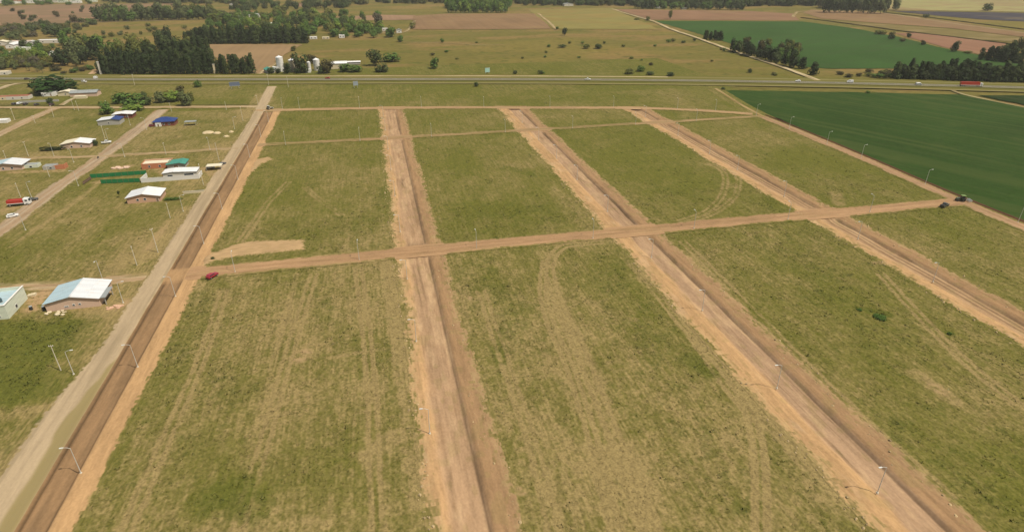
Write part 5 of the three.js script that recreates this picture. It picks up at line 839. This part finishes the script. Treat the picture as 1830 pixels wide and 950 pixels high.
scatter('tree behind the white village houses at upper left', 'trees behind the far left village', 26, [-454.3, -936.3, -385.6, -955.8, -388.7, -1021, -498.7, -1135.9, -518, -1078.2], 11, 13, ['broad', 'bare'], ['greygreen', 'dark2', 'mid', 'grey']);
scatter('tree between the white village houses at upper left', 'trees between the far left village houses', 10, [-409.2, -836, -365.8, -826.3, -359.9, -862.7, -384.9, -888.6, -426.7, -877.6], 7, 8, ['broad'], ['mid', 'dark2', 'mid']);
scatter('small tree dotted over the brown field at upper left', 'small trees dotted over the upper left brown field', 16, [-570.4, -1203.6, -443.1, -1175.3, -556.5, -1497.1, -676.9, -1442.4], 7, 9, ['shrub', 'broad'], ['brownish', 'greygreen']);
tree('dark lone tree at the right end of the brown field', -461.6, -1188.5, 11.8, 14.2, 'broad', 'brownish');
tree('bright green round bush left of the long grove', -439.5, -1183.6, 6.7, 11.9, 'shrub', 'mid');
tree('bright green tree in the olive meadow above the windbreak', -325.6, -885.8, 12.3, 13.9, 'broad', 'light');
scatter('bush in the olive meadow below the long grove', 'bushes in the olive meadow below the long grove', 14, [-338.9, -945.4, -254, -1005, -276.6, -1103.2, -392.4, -1096], 5, 7, ['shrub'], ['olive', 'greygreen']);
scatter('tree at the top left among the skyline houses', 'trees among the top left skyline houses', 20, [-737.5, -1566.8, -556.3, -1589, -607.6, -1743.3, -820.9, -1752.6], 11, 14, ['broad'], ['greygreen', 'mid']);
// the middle village
scatter('light green tree between the long grove and the middle village', 'light green trees left of the middle village', 22, [-235.6, -1061.1, -148.9, -1010.8, -157.8, -1111.7, -238.8, -1319.7, -256.4, -1231.9], 13, 15, ['broad'], ['light', 'mid', 'olive', 'greygreen']);
scatter('leafy tree in the middle village above the straight windbreak', 'leafy trees of the middle village', 50, [-147, -940.3, -41.7, -891.4, -25, -998.5, -66.5, -1211.3, -154.1, -1276.6, -171.7, -1152.1], 14, 15, ['broad', 'broad', 'gum'], ['mid', 'mid', 'light', 'dark2', 'olive']);
scatter('green tree at the right part of the middle village', 'green trees at the right part of the middle village', 26, [-41.3, -879.1, 34, -862.3, 36.9, -969.4, -12.9, -1044.4, -41.2, -1002.1], 12, 13, ['broad'], ['mid', 'light', 'mid', 'olive']);
scatter('dark tree near the top edge of the middle village', 'trees near the top edge of the middle village', 26, [-232.7, -1343.5, -35.6, -1381, -38.9, -1578.4, -272.6, -1594], 14, 16, ['broad', 'gum'], ['dark2', 'mid', 'greygreen']);
tree('slim grey tree near the right end of the middle village', -2.7, -1042.1, 16.2, 7.1, 'gum', 'greygreen');
tree('grey bare crowned tree right of the middle village', 18.2, -1054.7, 16.4, 16.3, 'broad', 'grey');
tree('round bushy tree at the right end of the middle village', 39.9, -826.2, 8.6, 9.3, 'broad', 'mid');
tree('bush left of the pale diagonal path by the ploughed field', 66, -978.2, 9.3, 11, 'shrub', 'olive');
row('tree in front of the vivid grove at the top middle', 'trees of the vivid green grove at the top middle', 153.9, -1232.2, 258.6, -1208.9, 13, 21, 14, 'broad', ['mid', 'light', 'mid'], 2);
row('tree in the line above the right pinkish field', 'dark trees in the line above the pinkish ploughed field', 529.8, -1240.8, 729, -1168.8, 22, 17, 15, 'broad', ['dark2', 'dark', 'mid'], 5);
row('tree in front of the dark top right grove', 'bluish dark trees of the top right grove', 842.1, -1078.9, 931.1, -1034.9, 13, 27, 14, 'gum', ['dark2', 'dark', 'greygreen'], 3);
row('tree at the back of the dark top right grove', 'trees behind the front of the top right grove', 897.4, -1158.9, 1008, -1120.3, 11, 24, 15, 'broad', ['greygreen', 'dark2'], 6);
tree('lone round tree on the pale field at the top right', 1173.8, -1043.1, 14.9, 18.6, 'broad', 'dark2');
// single trees and bushes of the meadow beyond the highway
[[1009, 63, 15, 10, 'broad', 'dark', 'small dark lone tree on the edge of the pale square field'], [776, 122, 20, 17, 'broad', 'mid', 'forked lone tree in the meadow beyond the highway'], [790, 75, 8, 9, 'broad', 'mid', 'small round tree in the meadow near the village'], [700, 109, 17, 31, 'broad', 'mid', 'wide round green tree right of the silo yard'], [671, 116, 29, 20, 'gum', 'dark2', 'tall ragged tree right of the silo yard'], [683, 128, 15, 26, 'shrub', 'dark2', 'dark bush at the foot of the tall ragged tree'], [634, 128, 16, 26, 'shrub', 'mid', 'bright hedge bush in front of the warehouse, right one'], [617, 128, 17, 24, 'shrub', 'mid', 'bright hedge bush in front of the warehouse, left one'], [585, 128, 24, 18, 'broad', 'brownish', 'brownish tree right of the rightmost silo'], [538, 127, 34, 14, 'gum', 'dark2', 'tall dark tree between the silos'], [545, 129, 14, 12, 'broad', 'dark2', 'dark bush between the silos'], [512, 129, 13, 12, 'broad', 'dark', 'dark bush at the foot of the two left silos'], [484, 130, 9, 10, 'shrub', 'dark2', 'dark bush at the left end of the silo yard'], [559, 112, 16, 18, 'broad', 'brownish', 'brownish tree behind the slim silo'], [524, 90, 9, 10, 'broad', 'olive', 'small olive tree on the ploughed patch behind the silos']].forEach(([, , , , kind, tone, label], i) => {
  const D = [[260.9, -842.9, 10.7, 7.6], [59.9, -615.9, 10.4, 9.3], [90.3, -809.4, 5.3, 6.4], [21.6, -670.1, 9.4, 18.3], [5.2, -648.4, 15.9, 14.9], [10, -607.8, 7.6, 14], [-15.3, -613.4, 8.1, 14.1], [-24.1, -615.4, 8.6, 13.1], [-40.3, -612.8, 13, 14.2], [-65, -621.4, 18, 13.3], [-60.7, -617.4, 9, 8.8], [-76.7, -617.9, 10, 8.3], [-91.4, -621.2, 7, 7.8], [-57.4, -676.6, 8.7, 10.8], [-85.2, -772.9, 5.5, 6.8]][i];
  tree(label, D[0], D[1], D[2], D[3], kind, tone);
});
[['bush left of the pair in the mid meadow', 210.3, -740.7, 3.2, 6], ['left bush of the dark pair in the mid meadow', 224.5, -732.5, 3.8, 11.3], ['right bush of the pair in the mid meadow', 243.5, -764.4, 3.3, 4.9], ['left of two adjoining bushes in the mid meadow', 249.4, -717.2, 5.6, 10.6], ['right of two adjoining bushes in the mid meadow', 262.8, -714.2, 5.6, 11.3], ['small bush above the two adjoining ones', 259.1, -760.9, 2.6, 4.9], ['small bush right above the adjoining pair', 285.5, -755, 2.6, 4.2], ['lone bush right of the adjoining pair', 297.1, -721.3, 3.2, 5.4], ['tiny lone bush below the mid meadow pair', 158.4, -658.9, 2.3, 3.6], ['tiny bush beside the edge of the mid meadow', 193.6, -692.8, 3, 3.8], ['bush on the old field line left of the farm road', 336.4, -717.6, 2.6, 4.8], ['left of two pale bushes near the farm road', 368.1, -747.5, 4, 6.5], ['right of two pale bushes near the farm road', 376, -751.3, 4.7, 6.6], ['dark bush close to the farm road', 384.1, -738.5, 3.3, 6.5], ['bush touching the pale farm road', 404.9, -750.5, 4, 5.2], ['bush beside the pale farm road below the dark trees', 395.3, -661.3, 4.2, 4], ['roadside bush below the tiny lone bush', 129.9, -568.9, 4, 5.2], ['roadside bush left of the white pickup', 152.7, -563.8, 4, 5.7], ['left bush of the group of three by the highway', 233.1, -545.9, 6, 9.5], ['top bush of the group of three by the highway', 249.2, -557.6, 5.6, 9.2], ['right bush of the group of three by the highway', 248.9, -536.4, 4.5, 8.4], ['bush right of the group of three by the highway', 265.4, -526.9, 4.4, 8.4], ['bush near the highway below the farm road', 346.8, -529.7, 4, 5], ['bush on the near side of the highway at the middle', 84.8, -519.1, 4.1, 4.7], ['bush on the near verge above the crop field corner', 280.4, -461, 2.7, 3.9], ['bush on the near verge right of the white van', 386.2, -423.7, 2.6, 4.1], ['bush on the pinkish field edge by the path', 272.4, -917, 4.6, 5.8], ['bush at the start of the green crop by the farm road', 456.8, -1012.1, 6.9, 8.5], ['bush along the farm road above the pale square field', 442.4, -1025, 3.5, 11.4], ['lone palm-like bush in front of the pinkish field', 505.9, -1030.8, 15.8, 7.8]].forEach(a => tree(a[0], a[1], a[2], a[3], a[4], 'shrub', ['mid', 'olive', 'dark2'][a[0].length % 3], 'bushes of the meadow beyond the highway'));
scatter('low tuft-like bush dotted over the dry meadow', 'low bushes dotted over the dry meadow', 14, [49.1, -592.9, 368.6, -509.8, 406.5, -712.3, 298.9, -791.4, 72.4, -841.9], 2.6, 5, ['shrub'], ['olive', 'brownish', 'mid']);
// around the green crop beyond the highway
row('tree in the short dark row by the farm road', 'dark trees in the short row beside the farm road', 423.5, -763.6, 441.7, -748, 6, 12.5, 7, 'pine', ['dark', 'dark2'], 2);
row('tree in the grove along the farm road', 'dark trees of the grove beside the farm road', 404.6, -663.8, 403.9, -539.3, 14, 15, 10, 'broad', ['dark', 'dark2', 'mid'], 4);
scatter('olive tree of the grove in the green crop', 'olive trees of the grove in the green crop', 18, [418.9, -669.9, 419.8, -585.2, 472.6, -621.9, 486.9, -684.1, 457.8, -722.1], 11, 10, ['broad'], ['olive', 'mid', 'dark2', 'brownish']);
tree('dark upright tree, left of the last two at the grove end', 408.2, -538.3, 10.9, 8.9, 'pine', 'dark'); tree('dark upright tree, last at the right end of the grove', 397.6, -506.3, 11.4, 9.7, 'pine', 'dark');
row('pine in the front row of the right edge windbreak', 'pines of the windbreak at the right edge', 453.1, -473.7, 557.8, -428.9, 36, 13.5, 8, 'pine', ['dark', 'dark', 'dark2'], 2);
row('pine in the second row of the right edge windbreak', 'second row of the right edge windbreak', 470.5, -481.2, 570.2, -439.4, 24, 14.5, 8, 'pine', ['dark', 'dark2'], 2);
row('pine in the far windbreak at the right edge', 'pines of the far windbreak at the right edge', 626.6, -546.8, 653.8, -503.9, 15, 12.5, 8, 'pine', ['dark', 'dark2'], 3);
scatter('dark tree behind the far windbreak at the right edge', 'trees behind the far right windbreak', 10, [666.8, -561.8, 681.4, -526.9, 752.6, -586.3, 715, -594.6], 14, 10, ['pine', 'broad'], ['dark', 'dark2']);
[['small tree at the corner of the green crop, left of the ditch trees', 688.6, -760.7, 6.5, 15.9], ['upright dark tree on the far edge of the green crop', 662.1, -710.5, 10.2, 9.2], ['low brownish bush on the far edge of the green crop', 659, -688.3, 4.7, 8.2], ['small dark tree beside the ditch', 697.8, -720.5, 6.3, 6.9], ['small dark tree on the corner of the brown field', 659.2, -655.9, 5.8, 6.5], ['tall lone tree on the far edge of the green crop', 647.9, -600.5, 12, 9.2], ['low bush near the end of the green crop', 652.1, -586.2, 3.6, 8.4], ['bush on the ditch at the top right', 938.9, -944.6, 8, 11.4]].forEach((a, i) => tree(a[0], a[1], a[2], a[3], a[4], [0, 2, 6, 7].includes(i) ? 'shrub' : 'broad', ['olive', 'dark', 'brownish', 'dark', 'dark', 'dark2', 'olive', 'greygreen'][i]));
scatter('scrubby brownish bush at the left end of the right windbreak', 'scrub at the left end of the right windbreak', 14, [404.9, -495.8, 456.1, -473.1, 477.8, -497.4, 432.9, -516.7], 4.5, 8, ['shrub'], ['brownish', 'olive', 'mid']);
// near the houses on the left
tree('big round dark green tree by the highway at left', -250, -569.9, 13.6, 36.7, 'broad', 'deep'); tree('dark bush at the left foot of the big round tree', -258.2, -567.2, 5.7, 11.1, 'shrub', 'dark2');
tree('small tree over the parked cars on the dirt lane', -236.4, -524.7, 4.5, 5.7, 'broad', 'dark2');
tree('lone small tree at the far left cross street', -182.6, -478.1, 8.5, 9.3, 'broad', 'mid');
[['left tree of the clump behind the blue roofed house', -185.8, -513.5, 9, 12.8], ['dark green tree in the middle of the left clump', -172.4, -499, 10.4, 17.2], ['dark tree at the right of the left clump', -164.5, -502.9, 10.1, 9.6], ['low light bush at the foot of the left clump', -169.5, -485.7, 5.1, 15.8], ['small grey green tree at the left of the right clump', -156.5, -508.9, 8.2, 8.6], ['bright green tree in the middle of the right clump', -149.1, -513.2, 8.3, 15.4], ['dark tree behind the bright one in the right clump', -151.1, -543.4, 6.1, 7.1], ['grey green tree at the right of the right clump', -135.7, -492.7, 12, 11.1], ['bush beside the highway above the right clump', -143.3, -567.4, 5.9, 7.8], ['thin bush at the right edge of the right clump', -135.8, -510.3, 7.5, 4.8]].forEach((a, i) => tree(a[0], a[1], a[2], a[3], a[4], i === 3 || i === 8 ? 'shrub' : 'broad', ['mid', 'mid', 'dark2', 'light', 'greygreen', 'light', 'brownish', 'greygreen', 'mid', 'olive'][i]));
tree('dark bush in the grass beside the bare soil pad', -63.6, -219.1, 1.4, 1.6, 'shrub', 'dark2'); tree('largest dark weed bush in the right hand lot', 145.1, -131.2, 1, 4.4, 'shrub', 'weed', undefined, -0.1); tree('small weed bush left of the largest one in the right hand lot', 142.5, -136.5, 0.6, 2, 'shrub', 'weed', undefined, -0.1); tree('lone weed bush at the right side of the right hand lot', 158.6, -119, 0.8, 1.6, 'shrub', 'weed', undefined, -0.1);
tree('young tree beside the pinkish house with white roof', -161, -392.4, 4, 3.1, 'broad', 'dark2');
wood('distant_wood', 'hazy wood along the top edge above the long upper left grove', 90, -593.9, -1702.1, -272.6, -1594, 45, 12, 18, 'broad', 'greygreen');
wood('distant_wood', 'distant wood along the top edge left of the vivid grove', 70, -61.8, -1512.2, 185.9, -1509.9, 40, 12, 17, 'broad', 'greygreen');
wood('vivid_grove', 'mass of vivid green trees filling the grove at the top middle', 80, 172.5, -1349.2, 297.5, -1351.4, 55, 21, 16, 'broad', 'mid');
wood('distant_wood', 'distant dark wood along the top edge right of the vivid grove', 80, 310.9, -1412.3, 567, -1338.8, 40, 13, 16, 'broad', 'dark2');
wood('distant_wood', 'distant green wood on the top edge above the right pinkish field', 190, 564.6, -1339.3, 980, -1246.8, 45, 18, 18, 'broad', 'dark2');
wood('distant_wood', 'hazy wood mass behind the dark top right grove', 60, 902.9, -1157.7, 1018.1, -1132, 40, 23, 15, 'broad', 'greygreen');
wood('village_wood', 'leafy mass of trees among the middle village houses', 80, -231.5, -1146.5, -13, -1116.8, 130, 10, 12, 'broad', 'mid');
wood('village_wood', 'dark leafy mass of trees along the top of the middle village', 50, -246.2, -1427.9, -36.6, -1441.3, 60, 12, 14, 'broad', 'dark2');
wood('village_wood', 'grey green thicket behind and between the far left village houses', 60, -510.8, -1062.2, -405.3, -1067.9, 90, 7, 11, 'broad', 'greygreen');
wood('village_wood', 'low thicket between the far left village and the highway', 70, -368.8, -746, -315.9, -734.2, 30, 5, 9, 'broad', 'olive');
wood('windbreak_understorey', 'dark dense growth closing the windbreak by the highway', 120, -247.3, -671.4, -150.1, -662.7, 12, 15, 9, 'broad', 'dark');
wood('windbreak_understorey', 'dark dense growth closing the windbreak above the ploughed patch', 120, -221, -878.8, -77.8, -858, 10, 14, 9, 'broad', 'dark');
wood('windbreak_understorey', 'dark dense growth closing the right edge windbreak', 90, 459.1, -475.2, 562.7, -433, 6, 11, 8, 'broad', 'dark');
tree('dark shrub between the low white block and the rightmost silo', -45.7, -611, 7, 7.6, 'broad', 'dark2'); tree('dark shrub at the foot of the cream silo', -67.6, -615.9, 6.5, 6.6, 'shrub', 'dark'); tree('dark shrub at the left foot of the tallest silo', -84.8, -619.7, 5.5, 5.5, 'shrub', 'dark');

renderer.render(scene, camera);
